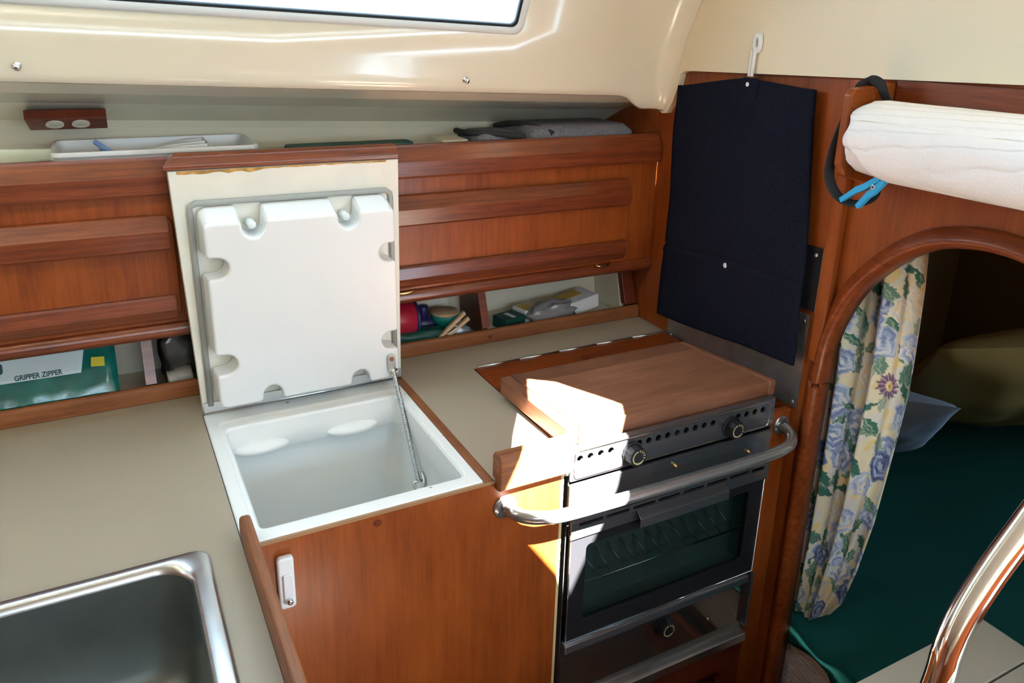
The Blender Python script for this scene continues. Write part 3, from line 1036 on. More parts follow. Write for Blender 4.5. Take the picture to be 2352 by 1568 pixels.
# oven cavity seen through the glass
mk('oven_cavity', (lambda x0, x1, y0, y1, z0, z1: ([(x0, y0, z0), (x1, y0, z0), (x1, y0, z1), (x0, y0, z1), (x0, y1, z0), (x1, y1, z0), (x1, y1, z1), (x0, y1, z1)],
   [[4, 5, 6, 7], [0, 1, 5, 4], [3, 7, 6, 2], [0, 4, 7, 3], [1, 2, 6, 5]]))(0.672, 1.092, SY + 0.008, SY + 0.0485, 0.565, 0.760), 'oven_grey', sv)
rk = join(*([tube([(0.675, SY + .012, 0.648), (1.089, SY + .012, 0.648)], 0.0022, 6)] + [tube([(0.70 + i * 0.030, SY + .012, 0.648), (0.70 + i * 0.030 - 0.02, SY + .046, 0.690)], 0.0014, 6) for i in range(13)]))
mk('oven_rack', rk, 'steel', sv, smooth=True)
mk('door_ledge', extr_x([(SY + 0.004, 0.540), (SY - 0.002, 0.540), (SY - 0.010, 0.535), (SY - 0.012, 0.522), (SY - 0.008, 0.518), (SY + 0.004, 0.518)], SX0 + .004, SX1 - .018), 'panel_steel', sv, bevel=0.001)
lp = mk('lower_panel', box(SX0 + .002, SX1 - .010, SY + 0.002, SY + 0.006, 0.394, 0.540), 'mirror_steel', sv)
mk('lower_panel_end', box(SX1 - .010, SX1 - .003, SY - 0.010, SY + 0.006, 0.400, 0.538), 'panel_steel', sv)
knob(0.8885, 0.487, SY + 0.002, 0.0185, sv)
mk('panel_screw', lathe([(0.003, 0), (0.003, .001), (0, .0014)], (1.011, SY + 0.002, 0.452), (0, -1, 0), 10), 'chrome', sv, smooth=True)
mk('bottom_rail', extr_x([(SY + 0.006, 0.395), (SY - 0.004, 0.395), (SY - 0.016, 0.390), (SY - 0.018, 0.372), (SY + 0.006, 0.370)], SX0 + .002, SX1 - .010), 'steel', sv, bevel=0.001)

# wooden plinth under the stove
pl = mk('stove_plinth', poly_ex([(0.640, 0.0), (1.126, 0.0), (1.126, 0.366), (0.640, 0.366)], 'y', 0.982, 0.996, [rrect(0.72, 1.075, 0.10, 0.285, 0.02)]), 'teak_dark')
tag(pl, 'dark red wooden panel with cut-out opening under the stove', 'panel')
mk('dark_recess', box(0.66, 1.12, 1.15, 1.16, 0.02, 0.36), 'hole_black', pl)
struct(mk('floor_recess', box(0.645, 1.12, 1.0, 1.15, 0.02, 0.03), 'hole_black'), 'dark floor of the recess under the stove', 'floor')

# flush wooden cover behind the board, with piano hinge
cv = thing('stove_cover', 'flush reddish wooden cover over the stove hinged to the worktop', 'cover', (0.92, 1.2, 0.92))
mk('panel', box(0.6585, 1.172, 1.028, 1.3835, 0.9165, 0.9215), 'teak_x', cv, bevel=0.001)
mk('finger_hole', lathe([(0.012, 0), (0.012, 0.0006)], (0.909, 1.335, 0.9216), (0, 0, 1), 20), 'teak_dark', cv)
for i in range(5):
    x0_ = 0.667 + i * 0.102
    mk('hinge_knuckle', tube([(x0_, 1.3852, 0.9222), (x0_ + 0.100, 1.3852, 0.9222)], 0.0028, 8), 'steel', cv, smooth=True)

# cutting board
bd = thing('cutting_board', 'thick brown wooden chopping board lying over the stove top', 'chopping board', (0.89, 1.12, 0.930))
C00, C10, C11, C01 = (0.6535, 1.003), (1.142, 0.997), (1.106, 1.238), (0.6445, 1.238)
BZ0, BZ1 = 0.9300, 0.966


def bq(u, v):
    a = Vector(C00).lerp(Vector(C10), u)
    b = Vector(C01).lerp(Vector(C11), u)
    return a.lerp(b, v)


def slab(u0, u1, v0, v1, z0, z1):
    q = [bq(u0, v0), bq(u1, v0), bq(u1, v1), bq(u0, v1)]
    V = [(p.x, p.y, z) for z in (z0, z1) for p in q]
    return V, [[3, 2, 1, 0], [4, 5, 6, 7], [0, 1, 5, 4], [1, 2, 6, 5], [2, 3, 7, 6], [3, 0, 4, 7]]


vb = [0.0, 0.205, 0.405, 0.60, 0.80, 1.0]
for i in range(5):
    mk('plank', slab(0.052, 0.955, vb[i], vb[i + 1], BZ0, BZ1 + random.uniform(-.0003, .0003)), 'board_wood', bd, bevel=0.0009)
mk('end_batten', slab(0.0, 0.0515, 0, 1, BZ0, BZ1), 'board_end', bd, bevel=0.003)
mk('end_batten', slab(0.9555, 1.0, 0, 1, BZ0, BZ1), 'board_end', bd, bevel=0.006, seg=3)

# grab rail in front of the stove
gr = thing('grab_rail', 'curved stainless steel grab rail across the front of the stove', 'rail', (0.85, 0.95, 0.86))
gp = smooth_path([(0.527, 0.972, 0.866), (0.530, 0.956, 0.866), (0.540, 0.941, 0.8655), (0.562, 0.928, 0.865), (0.60, 0.9195, 0.8635), (0.70, 0.917, 0.862), (0.85, 0.917, 0.860), (1.00, 0.917, 0.859),
                  (1.08, 0.9195, 0.859), (1.120, 0.928, 0.8595), (1.144, 0.944, 0.862), (1.153, 0.962, 0.866), (1.155, 0.976, 0.868)], 8)
mk('tube', tube(gp, 0.0112, 16), 'satin_steel', gr, smooth=True)
for cx_, cz_, yb in ((0.524, 0.866, 0.9803), (1.154, 0.869, 0.984)):
    fl = mk('flange', lathe([(0.0215, 0), (0.0215, 0.0025), (0.019, 0.0045), (0.012, 0.0055), (0, 0.0055)], (cx_, yb, cz_), (0, -1, 0), 24), 'satin_steel', gr, smooth=True)
    for a in (80, 200, 320):
        screw('flange_screw', (cx_ + .0165 * math.cos(math.radians(a)), yb - 0.0042, cz_ + .0165 * math.sin(math.radians(a))), (0, -1, 0), 0.0032, 'steel', fl)

# ================================================================== BULKHEAD FITTINGS
hs = thing('heat_shield', 'dull stainless heat shield on the bulkhead behind the stove', 'panel', (1.179, 1.18, 0.895))
mk('sheet', box(1.1775, 1.1797, 0.972, 1.384, 0.905, 1.105), 'sheet_steel', hs)
for y_, z_ in ((0.984, 0.916), (1.37, 0.918), (0.984, 1.09)):
    screw('sheet_screw', (1.1775, y_, z_), (-1, 0, 0), 0.004, 'steel', hs)
bp2 = thing('black_panel', 'black panel with bright metal edge half hidden behind the navy towel', 'panel', (1.178, 1.1, 1.10))
mk('panel_face', box(1.174, 1.1795, 0.9600, 1.30, 1.115, 1.240), 'black_enamel', bp2, bevel=0.001)
mk('metal_edge', box(1.173, 1.1795, 0.9580, 0.9598, 1.115, 1.240), 'steel', bp2)
screw('panel_screw', (1.174, 0.975, 1.226), (-1, 0, 0), 0.004, 'steel', bp2)


def towel():
    def fn(u, v):
        # u: 0 outboard (left in the photo) .. 1 inboard, v: 0 top .. 1 bottom
        yl = 1.398 + (-0.004) * v + 0.004 * math.sin(v * 9)
        yr = 1.016 - 0.046 * v + 0.003 * math.sin(v * 7 + 1)
        y = yl + (yr - yl) * u
        peak = 0.016 * max(0, 1 - abs(u - 0.54) / 0.5)
        zt = 1.514 + 0.018 * u + peak * 0.8 - 0.003 * (1 - math.cos((u - .5) * 6))
        zb = 0.969 + 0.035 * u
        z = zt + (zb - zt) * v
        x = 1.160 + 0.003 * math.sin(u * 7 + v * 3) * (0.3 + v) - 0.006 * v + 0.0025 * noise.noise(Vector((u * 5, v * 6, 3)))
        hem = math.exp(-((v - 0.675 - 0.015 * u) / 0.006) ** 2)
        hem2 = math.exp(-((v - 0.695 - 0.015 * u) / 0.010) ** 2)
        x += 0.0035 * hem - 0.0035 * hem2
        return (x, y, z)
    return grid(fn, 48, 110)


tw = thing('towel', 'navy blue cloth towel hanging by a white hook on the bulkhead', 'towel', (1.16, 1.2, 0.97))
tc_ = solidify(mk('cloth', towel(), 'navy', tw, smooth=True), 0.006)
for y_, z_, x_ in ((1.183, 1.525, 1.1555), (1.184, 1.150, 1.1500)):
    mk('snap_button', lathe([(0.0055, 0), (0.0055, .001), (0.004, .0025), (0, .0028)], (x_, y_, z_), (-1, 0, 0), 16), 'white_plastic', tw, smooth=True)
mk('snap_tab', poly_ex(rrect(1.155, 1.198, 1.462, 1.538, 0.004), 'x', 1.1535, 1.1565), 'navy', tw, bevel=0.001)

hk = thing('towel_hook', 'slim white plastic hook above the navy towel', 'hook', (1.16, 1.18, 1.545))
loop_o = [(1.1665, 1.622), (1.1800, 1.622), (1.1855, 1.612), (1.1850, 1.596), (1.179, 1.587), (1.171, 1.585), (1.1655, 1.592), (1.164, 1.606)]
mk('loop', poly_ex(loop_o, 'x', 1.158, 1.1635, [circ(1.1755, 1.604, 0.0035, 12, 0.0105)]), 'white_plastic', hk, bevel=0.001)
mk('prong', poly_ex([(1.1815, 1.590), (1.1875, 1.590), (1.1895, 1.540), (1.1835, 1.540)], 'x', 1.157, 1.1615), 'white_plastic', hk, bevel=0.0008)
mk('prong', poly_ex([(1.1735, 1.596), (1.1795, 1.596), (1.1815, 1.540), (1.1760, 1.540)], 'x', 1.156, 1.1605), 'white_plastic', hk, bevel=0.0008)

# paper towel holder
ph = thing('paper_towel_holder', 'reddish wooden paper towel holder screwed to the bulkhead', 'holder', (1.15, 0.7, 1.45))
mk('back_board', box(1.172, 1.1868, 0.42, 0.866, 1.482, 1.556), 'teak_y', ph, bevel=0.002)
mk('arm', poly_ex([(1.186, 1.552), (1.080, 1.541), (1.072, 1.532), (1.072, 1.420), (1.085, 1.400), (1.186, 1.372)], 'y', 0.868, 0.884), 'teak_z', ph, bevel=0.003)
mk('arm', poly_ex([(1.186, 1.552), (1.080, 1.541), (1.072, 1.532), (1.072, 1.420), (1.085, 1.400), (1.186, 1.372)], 'y', 0.505, 0.521), 'teak_z', ph, bevel=0.003)
mk('dowel', tube([(1.108, 0.521, 1.466), (1.108, 0.868, 1.466)], 0.011, 14), 'teak_y', ph, smooth=True)
pr_ = thing('paper_towel_roll', 'fat roll of white quilted paper towel on the wooden holder', 'paper towel', (1.108, 0.69, 1.40))


def roll():
    V, F = [], []
    n_, m_ = 48, 40
    R = 0.060
    for j in range(m_ + 1):
        f = j / m_
        y = 0.8505 - 0.318 * f
        for k in range(n_):
            a = 2 * PI * k / n_
            rr = R + 0.0007 * noise.noise(Vector((math.cos(a) * 2, math.sin(a) * 2, y * 14)))
            yy = y
            if j < 3:
                yy = y + 0.004 * noise.noise(Vector((math.cos(a) * 2.2, math.sin(a) * 2.2, 7))) * (3 - j)
                rr -= (3 - j) * 0.0009
            V.append((1.108 + rr * math.cos(a), yy, 1.466 + rr * math.sin(a)))
    for j in range(m_):
        for k in range(n_):
            k2 = (k + 1) % n_
            F.append([j * n_ + k, j * n_ + k2, (j + 1) * n_ + k2, (j + 1) * n_ + k])
    # end annuli round the core
    s0 = len(V)
    for k in range(n_):
        a = 2 * PI * k / n_
        V.append((1.108 + 0.021 * math.cos(a), 0.846, 1.466 + 0.021 * math.sin(a)))
    for k in range(n_):
        a = 2 * PI * k / n_
        V.append((1.108 + 0.021 * math.cos(a), 0.5325, 1.466 + 0.021 * math.sin(a)))
    for k in range(n_):
        k2 = (k + 1) % n_
        F.append([k, s0 + k, s0 + k2, k2])
        F.append([m_ * n_ + k, m_ * n_ + k2, s0 + n_ + k2, s0 + n_ + k])
        F.append([s0 + k, s0 + n_ + k, s0 + n_ + k2, s0 + k2])
    return V, F


mk('roll', roll(), 'paper', pr_, smooth=True)


def flap():
    # last sheet, its free edge lifted a little and cut back at an angle
    def fn(u, v):
        a = math.radians(150 + 95 * v)
        R = 0.0618 + 0.008 * max(0, v - .35) ** 1.2 + 0.0012 * math.sin(v * 9)
        y0 = 0.8485 - 0.062 * max(0, (v - 0.42) / 0.58) - 0.003 * math.sin(v * 14)
        y = y0 + (0.5345 - y0) * u
        return (1.108 + R * math.cos(a), y, 1.466 + R * math.sin(a))
    return grid(fn, 30, 26)


solidify(mk('loose_sheet', flap(), 'paper', pr_, smooth=True), 0.0008)

es = tag(mk('elastic_strap', tube(smooth_path([(1.120, 0.874, 1.553), (1.121, 0.857, 1.549), (1.121, 0.8475, 1.535), (1.146, 0.847, 1.50), (1.148, 0.846, 1.44), (1.124, 0.835, 1.395), (1.102, 0.822, 1.372), (1.086, 0.840, 1.360), (1.080, 0.870, 1.366),
                                                (1.081, 0.8955, 1.395), (1.092, 0.903, 1.440), (1.108, 0.8985, 1.500), (1.118, 0.892, 1.540)], 8, closed=True), 0.0085, 8, closed=True, flat=0.0016), 'elastic', smooth=True),
         'black elastic strap looped over the wooden paper towel arm', 'strap')
# blue clothes peg
pg = thing('clothespin', 'bright blue plastic clothespin clipped under the paper towel roll', 'clothespin', (1.078, 0.83, 1.37))


def peg_half(a, b, w, bulge, m, nm, parent, xo=0.0, th=0.010):
    a, b = Vector(a), Vector(b)
    d = (b - a).normalized()
    nrm = Vector((0, -d.z, d.y))
    L_ = (b - a).length
    prof = [(0, -w * .35), (0.10, -w * .5), (0.45, -w * .55), (0.62, -w * .30), (1.0, -w * .45), (1.0, w * .40), (0.80, w * .5), (0.55, w * .5 + bulge), (0.40, w * .5), (0.12, w * .5), (0, w * .2)]
    pts = [a + d * (L_ * s) + nrm * t for s, t in prof]
    return mk(nm, poly_ex([(p.y, p.z) for p in pts], 'x', a.x - th / 2 + xo, a.x + th / 2 + xo), m, parent, bevel=0.0008)


peg_half((1.078, 0.794, 1.412), (1.078, 0.8620, 1.3625), 0.0095, 0.002, 'blue_plastic', 'peg_leg', pg)
peg_half((1.078, 0.7865, 1.4085), (1.078, 0.8290, 1.3580), 0.0095, 0.0015, 'blue_plastic', 'peg_leg', pg)
mk('peg_spring', tube(smooth_path([(1.0722, 0.803, 1.3985), (1.0720, 0.806, 1.395), (1.0722, 0.803, 1.3915), (1.0722, 0.800, 1.395)], 5, closed=True), 0.0012, 6, closed=True), 'steel', pg, smooth=True)

# ================================================================== CABIN SIDE FITTINGS
for i, (x_, lab) in enumerate(((-0.095, 'small chrome stud on the cream lip above the wall outlet'), (0.664, 'small chrome stud on the cream lip below the portlight corner'))):
    zz = 1.506 + SHEER(x_)
    ss = mk('snap_stud', lathe([(0.0065, 0), (0.0062, 0.002), (0.0035, 0.003), (0.0035, 0.006), (0.0052, 0.0075), (0.0048, 0.011), (0.002, 0.0125), (0, 0.0125)], (x_, 1.4536, zz), (0, -1, -0.25), 16), 'chrome', smooth=True)
    tag(ss, lab, 'stud')

ot = thing('wall_outlet', 'dark wooden block with two oval cream power outlets', 'outlet', (-0.047, 1.66, 1.41))
obv = [(-0.108, 1.615, 1.462), (0.0205, 1.615, 1.462), (0.0205, 1.606, 1.447), (-0.108, 1.606, 1.447), (-0.103, 1.640, 1.424), (0.0205, 1.640, 1.424), (0.0205, 1.700, 1.430), (-0.103, 1.700, 1.430), (-0.108, 1.690, 1.455), (0.0205, 1.690, 1.455)]
mk('block', (obv, [[0, 1, 2, 3], [3, 2, 5, 4], [4, 5, 6, 7], [8, 9, 1, 0], [7, 6, 9, 8], [0, 3, 4, 7, 8], [1, 9, 6, 5, 2]]), 'teak_dark', ot, bevel=0.001)
for x_ in (-0.063, -0.022):
    c0 = Vector((x_, 1.6215, 1.4365))
    nrm = Vector((0, -0.56, -0.83)).normalized()
    up_ = Vector((0, -0.83, 0.56)).normalized()
    n_ = 20
    V = [c0 + Vector((1, 0, 0)) * 0.0145 * math.cos(2 * PI * k / n_) + up_ * 0.0130 * math.sin(2 * PI * k / n_) + nrm * h for h in (0, 0.0025) for k in range(n_)]
    F = [list(range(n_))[::-1], [n_ + k for k in range(n_)]] + [[k, (k + 1) % n_, n_ + (k + 1) % n_, n_ + k] for k in range(n_)]
    oc = mk('receptacle', (V, F), 'cream_plastic', ot)
    q = [c0 + nrm * 0.0027 + Vector((dx, 0, 0)) + up_ * du for dx, du in ((-.009, -.001), (.009, -.001), (.009, .001), (-.009, .001))]
    solidify(mk('slot', (q, [[0, 1, 2, 3]]), 'gasket', oc), 0.0005)

# ================================================================== THINGS ON THE LONG SHELF
SZ = 1.3445
tr = thing('cutlery_tray', 'white plastic cutlery tray on the long shelf', 'tray', (0.09, 1.58, SZ))
TX0, TX1, TY0, TY1, TZ = -0.072, 0.266, 1.501, 1.668, 1.4015
mk('tray_shell', loft([ring_rect(TX0 + .012, TX1 - .012, TY0 + .010, TY1 - .010, SZ + .0005, .012), ring_rect(TX0 + .004, TX1 - .004, TY0 + .003, TY1 - .003, TZ - .010, .012), ring_rect(TX0, TX1, TY0, TY1, TZ - .008, .014),
                       ring_rect(TX0, TX1, TY0, TY1, TZ, .014), ring_rect(TX0 + .006, TX1 - .006, TY0 + .006, TY1 - .006, TZ, .012), ring_rect(TX0 + .014, TX1 - .016, TY0 + .013, TY1 - .013, SZ + .004, .010)], (True, True)), 'white_plastic', tr, bevel=0.001)
for i in range(3):
    yb = TY0 + 0.038 + i * 0.040
    pth = smooth_path([(TX0 + 0.10 + i * .03, yb, TZ - 0.016), (TX0 + 0.17 + i * .02, yb + 0.004, TZ - 0.004), (TX1 - 0.086, yb + 0.012, TZ + 0.001)], 6)
    mk('partition', poly_ex([(p.x, p.z) for p in pth] + [(pth[-1].x, SZ + .005), (pth[0].x, SZ + .005)], 'y', yb, yb + 0.004), 'white_plastic', tr)
mk('cross_partition', poly_ex([(TY0 + .012, SZ + .005), (TY1 - .012, SZ + .005), (TY1 - .008, TZ - .003), (TY0 + .008, TZ - .003)], 'x', TX1 - 0.083, TX1 - 0.079), 'white_plastic', tr)
pb = thing('clothespin', 'pale blue clothespin lying in the white cutlery tray', 'clothespin', (0.02, 1.60, SZ + .02))
mk('peg_leg', tube([(0.030, 1.578, SZ + .036), (-0.004, 1.606, SZ + .060)], 0.0055, 4), 'soft_blue', pb)
mk('peg_leg', tube([(0.030, 1.586, SZ + .034), (0.004, 1.598, SZ + .050)], 0.0055, 4), 'soft_blue', pb)
dk = tag(mk('pen', tube([(-0.040, 1.575, SZ + .026), (0.005, 1.590, SZ + .042)], 0.0025, 8), 'black', smooth=True), 'thin dark pen lying in the white cutlery tray', 'pen')
wb = tag(mk('paper_packet', box(-0.094, -0.076, 1.505, 1.60, SZ, SZ + 0.033), 'cream_plastic', bevel=0.002), 'small cream packet beside the left end of the cutlery tray', 'packet')
gm = tag(mk('tray', poly_ex(rrect(0.318, 0.572, 1.496, 1.545, 0.012), 'z', SZ, SZ + 0.0500), 'dark_green', bevel=0.003), 'dark green flat tray on the long shelf behind the lid', 'tray')
bxw = tag(mk('box', poly_ex(rrect(0.648, 0.708, 1.53, 1.61, 0.006), 'z', SZ, SZ + 0.045), 'cream_plastic', bevel=0.003), 'small white plastic box on the shelf beside the grey blankets', 'box')


def blanket(x0, x1, y0, y1, z0, z1, seed):
    def ring(z, ins):
        pts = rrect(x0 + ins, x1 - ins, y0 + ins, y1 - ins, 0.02, 5)
        return [(x, y, z + 0.004 * noise.noise(Vector((x * 20, y * 20, seed)))) for x, y in pts]
    h = z1 - z0
    return loft([[(x, y, z0) for x, y, z in ring(z0, .012)], ring(z0 + h * .2, .002), ring(z0 + h * .5, 0.0), ring(z0 + h * .8, .004), ring(z1, .018)], (True, True))


b1 = thing('blanket', 'larger folded grey wool blanket with dark edging on the shelf corner', 'blanket', (0.98, 1.58, SZ), 'folded grey blankets on the shelf')
mk('folded_wool', blanket(0.850, 1.135, 1.505, 1.690, SZ, 1.4095, 2), 'wool', b1, smooth=True)
mk('dark_binding', tube(smooth_path([(0.848, 1.685, 1.396), (0.860, 1.620, 1.4085), (0.880, 1.560, 1.409), (0.905, 1.508, 1.397)], 6), 0.0065, 8), 'binding', b1, smooth=True)
b2 = thing('blanket', 'smaller folded grey blanket with dark edging beside the larger one', 'blanket', (0.79, 1.57, SZ), 'folded grey blankets on the shelf')
mk('folded_wool', blanket(0.728, 0.846, 1.515, 1.660, SZ, 1.399, 5), 'wool', b2, smooth=True)
mk('dark_binding', tube(smooth_path([(0.733, 1.655, 1.392), (0.728, 1.60, 1.395), (0.745, 1.550, 1.3985), (0.790, 1.520, 1.3975), (0.835, 1.512, 1.392)], 6), 0.0070, 8), 'binding', b2, smooth=True)

# ================================================================== THINGS IN THE CUBBY HOLES
CZ = 0.9285


def text_mesh(s, size):
    cu = bpy.data.curves.new('t', 'FONT')
    cu.body = s
    cu.size = size
    cu.extrude = 0.0002
    cu.offset = 0.00035
    ob = bpy.data.objects.new('t', cu)
    COL.objects.link(ob)
    bpy.context.view_layer.update()
    me = bpy.data.meshes.new_from_object(ob.evaluated_get(bpy.context.evaluated_depsgraph_get()))
    V = [v.co.copy() for v in me.vertices]
    F = [list(p.vertices) for p in me.polygons]
    bpy.data.objects.remove(ob)
    bpy.data.meshes.remove(me)
    return V, F


bg_ = thing('storage_bag_pack', 'green plastic pack with pale printed label in the left cubby', 'package', (-0.14, 1.55, CZ))
PU = Vector((1, 0, 0))
PVd = Vector((0, 0.075, 0.118)).normalized()
PNm = PU.cross(PVd).normalized()
if PNm.y > 0:
    PNm = -PNm
P0 = Vector((-0.27, 1.522, CZ + 0.004))


def on_pack(u, v, h=0.0):
    return P0 + PU * u + PVd * v + PNm * h


def pack_surf(u, v):
    e = min(1, min(u, 0.252 - u) / 0.02) if 0 < u < .252 else 0
    g = min(1, min(v, 0.140 - v) / 0.03) if 0 < v < .14 else 0
    return 0.010 * math.sqrt(max(e, 0)) * math.sqrt(max(g, 0)) + 0.002 * noise.noise(Vector((u * 30, v * 30, 1))) * e * g


V, F = grid(lambda a, b: on_pack(a * 0.252, b * 0.140, pack_surf(a * .252, b * .14)), 50, 30)
V2, F2 = grid(lambda a, b: on_pack(a * 0.252, b * 0.140, -0.006), 50, 30)
mk('plastic_pack', join((V, F), (V2, F2)), 'bag_green', bg_, smooth=True)


def on_front(u, v, h):
    return on_pack(u, v, pack_surf(u, v) + h)


lbl = mk('label', grid(lambda a, b: on_front(0.01 + a * 0.187 + 0.010 * (b - .5) * a, 0.058 + b * 0.050, 0.0012), 30, 8), 'label_white', bg_, smooth=True)
solidify(lbl, 0.0006)
tv, tf = text_mesh('GRIPPER ZIPPER', 0.0135)
mk('printed_words', ([on_front(0.086 + v.x * 0.80, 0.0605 + v.y, 0.0018 + v.z) for v in tv], tf), 'label_ink', lbl)
em = rrect(0.040, 0.070, 0.076, 0.096, 0.005)
mk('printed_emblem', ([on_front(x, y, 0.0018) for x, y in em], [list(range(len(em)))]), 'label_ink', lbl)
stk = [(0.209, 0.066), (0.232, 0.064), (0.233, 0.082), (0.211, 0.084)]
mk('yellow_sticker', ([on_front(x, y, 0.0016) for x, y in stk], [[0, 1, 2, 3]]), 'yellow', bg_)

wbn = thing('wrapped_bundle', 'dark plastic wrapped bundle with ribbed cap left of the lid', 'bundle', (0.09, 1.57, CZ))


def lump(c, rx, ry, rz, seed, amp=0.25, nu=28, nv=18, pw=0.7):
    def f(u, v):
        a, b = 2 * PI * u, PI * v
        d = Vector((math.sin(b) * math.cos(a), math.sin(b) * math.sin(a), math.cos(b)))
        d = Vector([math.copysign(abs(k) ** pw, k) for k in d])
        k = 1 + amp * noise.noise(Vector((d.x * 2.2, d.y * 2.2, d.z * 2.2 + seed)))
        return (c[0] + rx * d.x * k, c[1] + ry * d.y * k, max(c[2] + rz * d.z * k, CZ))
    return grid(f, nu, nv)


mk('plastic_wrap', lump((0.098, 1.578, CZ + 0.062), 0.040, 0.044, 0.058, 4), 'bag_dark', wbn, smooth=True)
mk('ribbed_cap', lathe([(0.006, 0), (0.016, 0.001), (0.0175, 0.004), (0.0150, 0.007), (0.0180, 0.010), (0.0155, 0.014), (0.0190, 0.018), (0.0190, 0.044), (0.017, 0.046), (0, 0.046)], (0.066, 1.5335, CZ + 0.020), (1, 0.05, 0.10), 22), 'ribbed_cap', wbn, smooth=True)

tn = thing('red_tin', 'red cylindrical tin in the middle cubby beside the lid', 'tin', (0.545, 1.56, CZ + 0.035))
mk('tin_body', lathe([(0.040, 0), (0.0415, 0.002), (0.0415, 0.080), (0.040, 0.082), (0, 0.082)], (0.503, 1.566, CZ + 0.062), (1, 0.02, -0.05), 28), 'red_tin', tn, smooth=True)
mk('tin_lid', lathe([(0.0425, 0), (0.0425, 0.006), (0.041, 0.007), (0, 0.007)], (0.5845, 1.5675, CZ + 0.058), (1, 0.02, -0.05), 28), 'indigo', tn, smooth=True)
ibx = thing('spray_bottle', 'indigo plastic bottle lying behind the red tin', 'bottle', (0.60, 1.59, CZ))
mk('bottle_body', lump((0.632, 1.603, CZ + 0.020), 0.030, 0.024, 0.022, 9, 0.08), 'indigo', ibx, smooth=True)
mk('bottle_neck', lathe([(0.013, 0), (0.013, 0.034), (0.011, 0.040), (0, 0.041)], (0.626, 1.602, CZ + 0.030), (0.02, 0, 1), 18), 'indigo', ibx, smooth=True)
gbg = tag(mk('plastic_bag', lump((0.585, 1.541, CZ + 0.017), 0.070, 0.022, 0.021, 12, 0.25), 'dark_green', smooth=True), 'crumpled dark green bag at the front of the middle cubby', 'bag')
jr = thing('jar', 'green jar with pale wooden lid in the middle cubby', 'jar', (0.675, 1.585, CZ))
mk('jar_body', lathe([(0.026, 0.0), (0.029, 0.004), (0.029, 0.030), (0.033, 0.033), (0.034, 0.046), (0.033, 0.048), (0, 0.048)], (0.676, 1.588, CZ + 0.0003), (0, 0, 1), 28), 'teal', jr, smooth=True)
mk('jar_lid', lathe([(0.0335, 0.0), (0.0335, 0.004), (0.032, 0.0055), (0, 0.0055)], (0.676, 1.588, CZ + 0.0485), (0, 0, 1), 28), 'pale_wood', jr, smooth=True)
foil = tag(mk('foil_packet', lump((0.690, 1.544, CZ + 0.014), 0.030, 0.018, 0.016, 21, 0.3), 'foil', smooth=True), 'crinkled silver packet under the wooden clothespin', 'packet')
wp = thing('clothespin', 'pale wooden clothespin leaning in the middle cubby', 'clothespin', (0.66, 1.53, CZ + 0.02))
w0 = Vector((0.636, 1.527, CZ + 0.020))
mk('peg_leg', poly_ex([(0.632, 0.9475), (0.6365, 0.9415), (0.7000, 0.9935), (0.6950, 1.0010)], 'y', 1.5185, 1.5275), 'pale_wood', wp, bevel=0.0008)
mk('peg_leg', poly_ex([(0.648, 0.9455), (0.652, 0.9400), (0.7095, 0.9780), (0.7060, 0.9855)], 'y', 1.5185, 1.5275), 'pale_wood', wp, bevel=0.0008)
mk('peg_spring', tube(smooth_path([(0.6505, 1.5175, 0.952), (0.664, 1.517, 0.9575), (0.6755, 1.5175, 0.9645), (0.676, 1.517, 0.970), (0.670, 1.5175, 0.9685)], 5), 0.0011, 6), 'steel', wp, smooth=True)

gb = thing('box', 'small dark green printed box in the right cubby', 'box', (0.81, 1.56, CZ))
R_ = Matrix.Rotation(0.25, 3, 'Z')


def rbox(c, sx, sy, sz, rz, ry=0.0):
    m_ = Matrix.Rotation(rz, 3, 'Z') @ Matrix.Rotation(ry, 3, 'Y')
    V, F = box(-sx / 2, sx / 2, -sy / 2, sy / 2, -sz / 2, sz / 2)
    return [Vector(c) + m_ @ Vector(v) for v in V], F


mk('carton', rbox((0.832, 1.558, CZ + 0.016), 0.062, 0.050, 0.028, 0.25), 'dark_green', gb, bevel=0.001)
mk('printed_patch', rbox((0.832, 1.554, CZ + 0.0305), 0.012, 0.034, 0.0006, 0.25), 'label_white', gb)
p1 = thing('packet', 'small white and yellow packet next to the green box', 'packet', (0.885, 1.57, CZ))
mk('packet_body', rbox((0.886, 1.574, CZ + 0.020), 0.044, 0.050, 0.034, 0.2), 'white_plastic', p1, bevel=0.002)
mk('yellow_print', rbox((0.886, 1.574, CZ + 0.0373), 0.034, 0.040, 0.0006, 0.2), 'packet_yellow', p1)
p2 = thing('packet', 'larger white and yellow packet at the right of the grey bag', 'packet', (1.02, 1.58, CZ))
mk('packet_body', rbox((1.030, 1.580, CZ + 0.026), 0.110, 0.070, 0.036, 0.15, -0.12), 'white_plastic', p2, bevel=0.003)
mk('yellow_print', rbox((1.015, 1.588, CZ + 0.0445), 0.070, 0.036, 0.0006, 0.15, -0.12), 'packet_yellow', p2)
gyb = tag(mk('plastic_bag', lump((0.940, 1.548, CZ + 0.020), 0.066, 0.028, 0.030, 31, 0.45), 'bag_grey', smooth=True), 'crumpled grey plastic bag in the right cubby', 'bag')

# ================================================================== QUARTER BERTH
ms = tag(mk('mattress', poly_ex(rrect(1.221, 2.70, 0.10, 1.60, 0.06), 'z', 0.190, 0.364), 'ribbed_cloth', bevel=0.025, seg=4), 'pale ribbed mattress in the quarter berth', 'mattress')


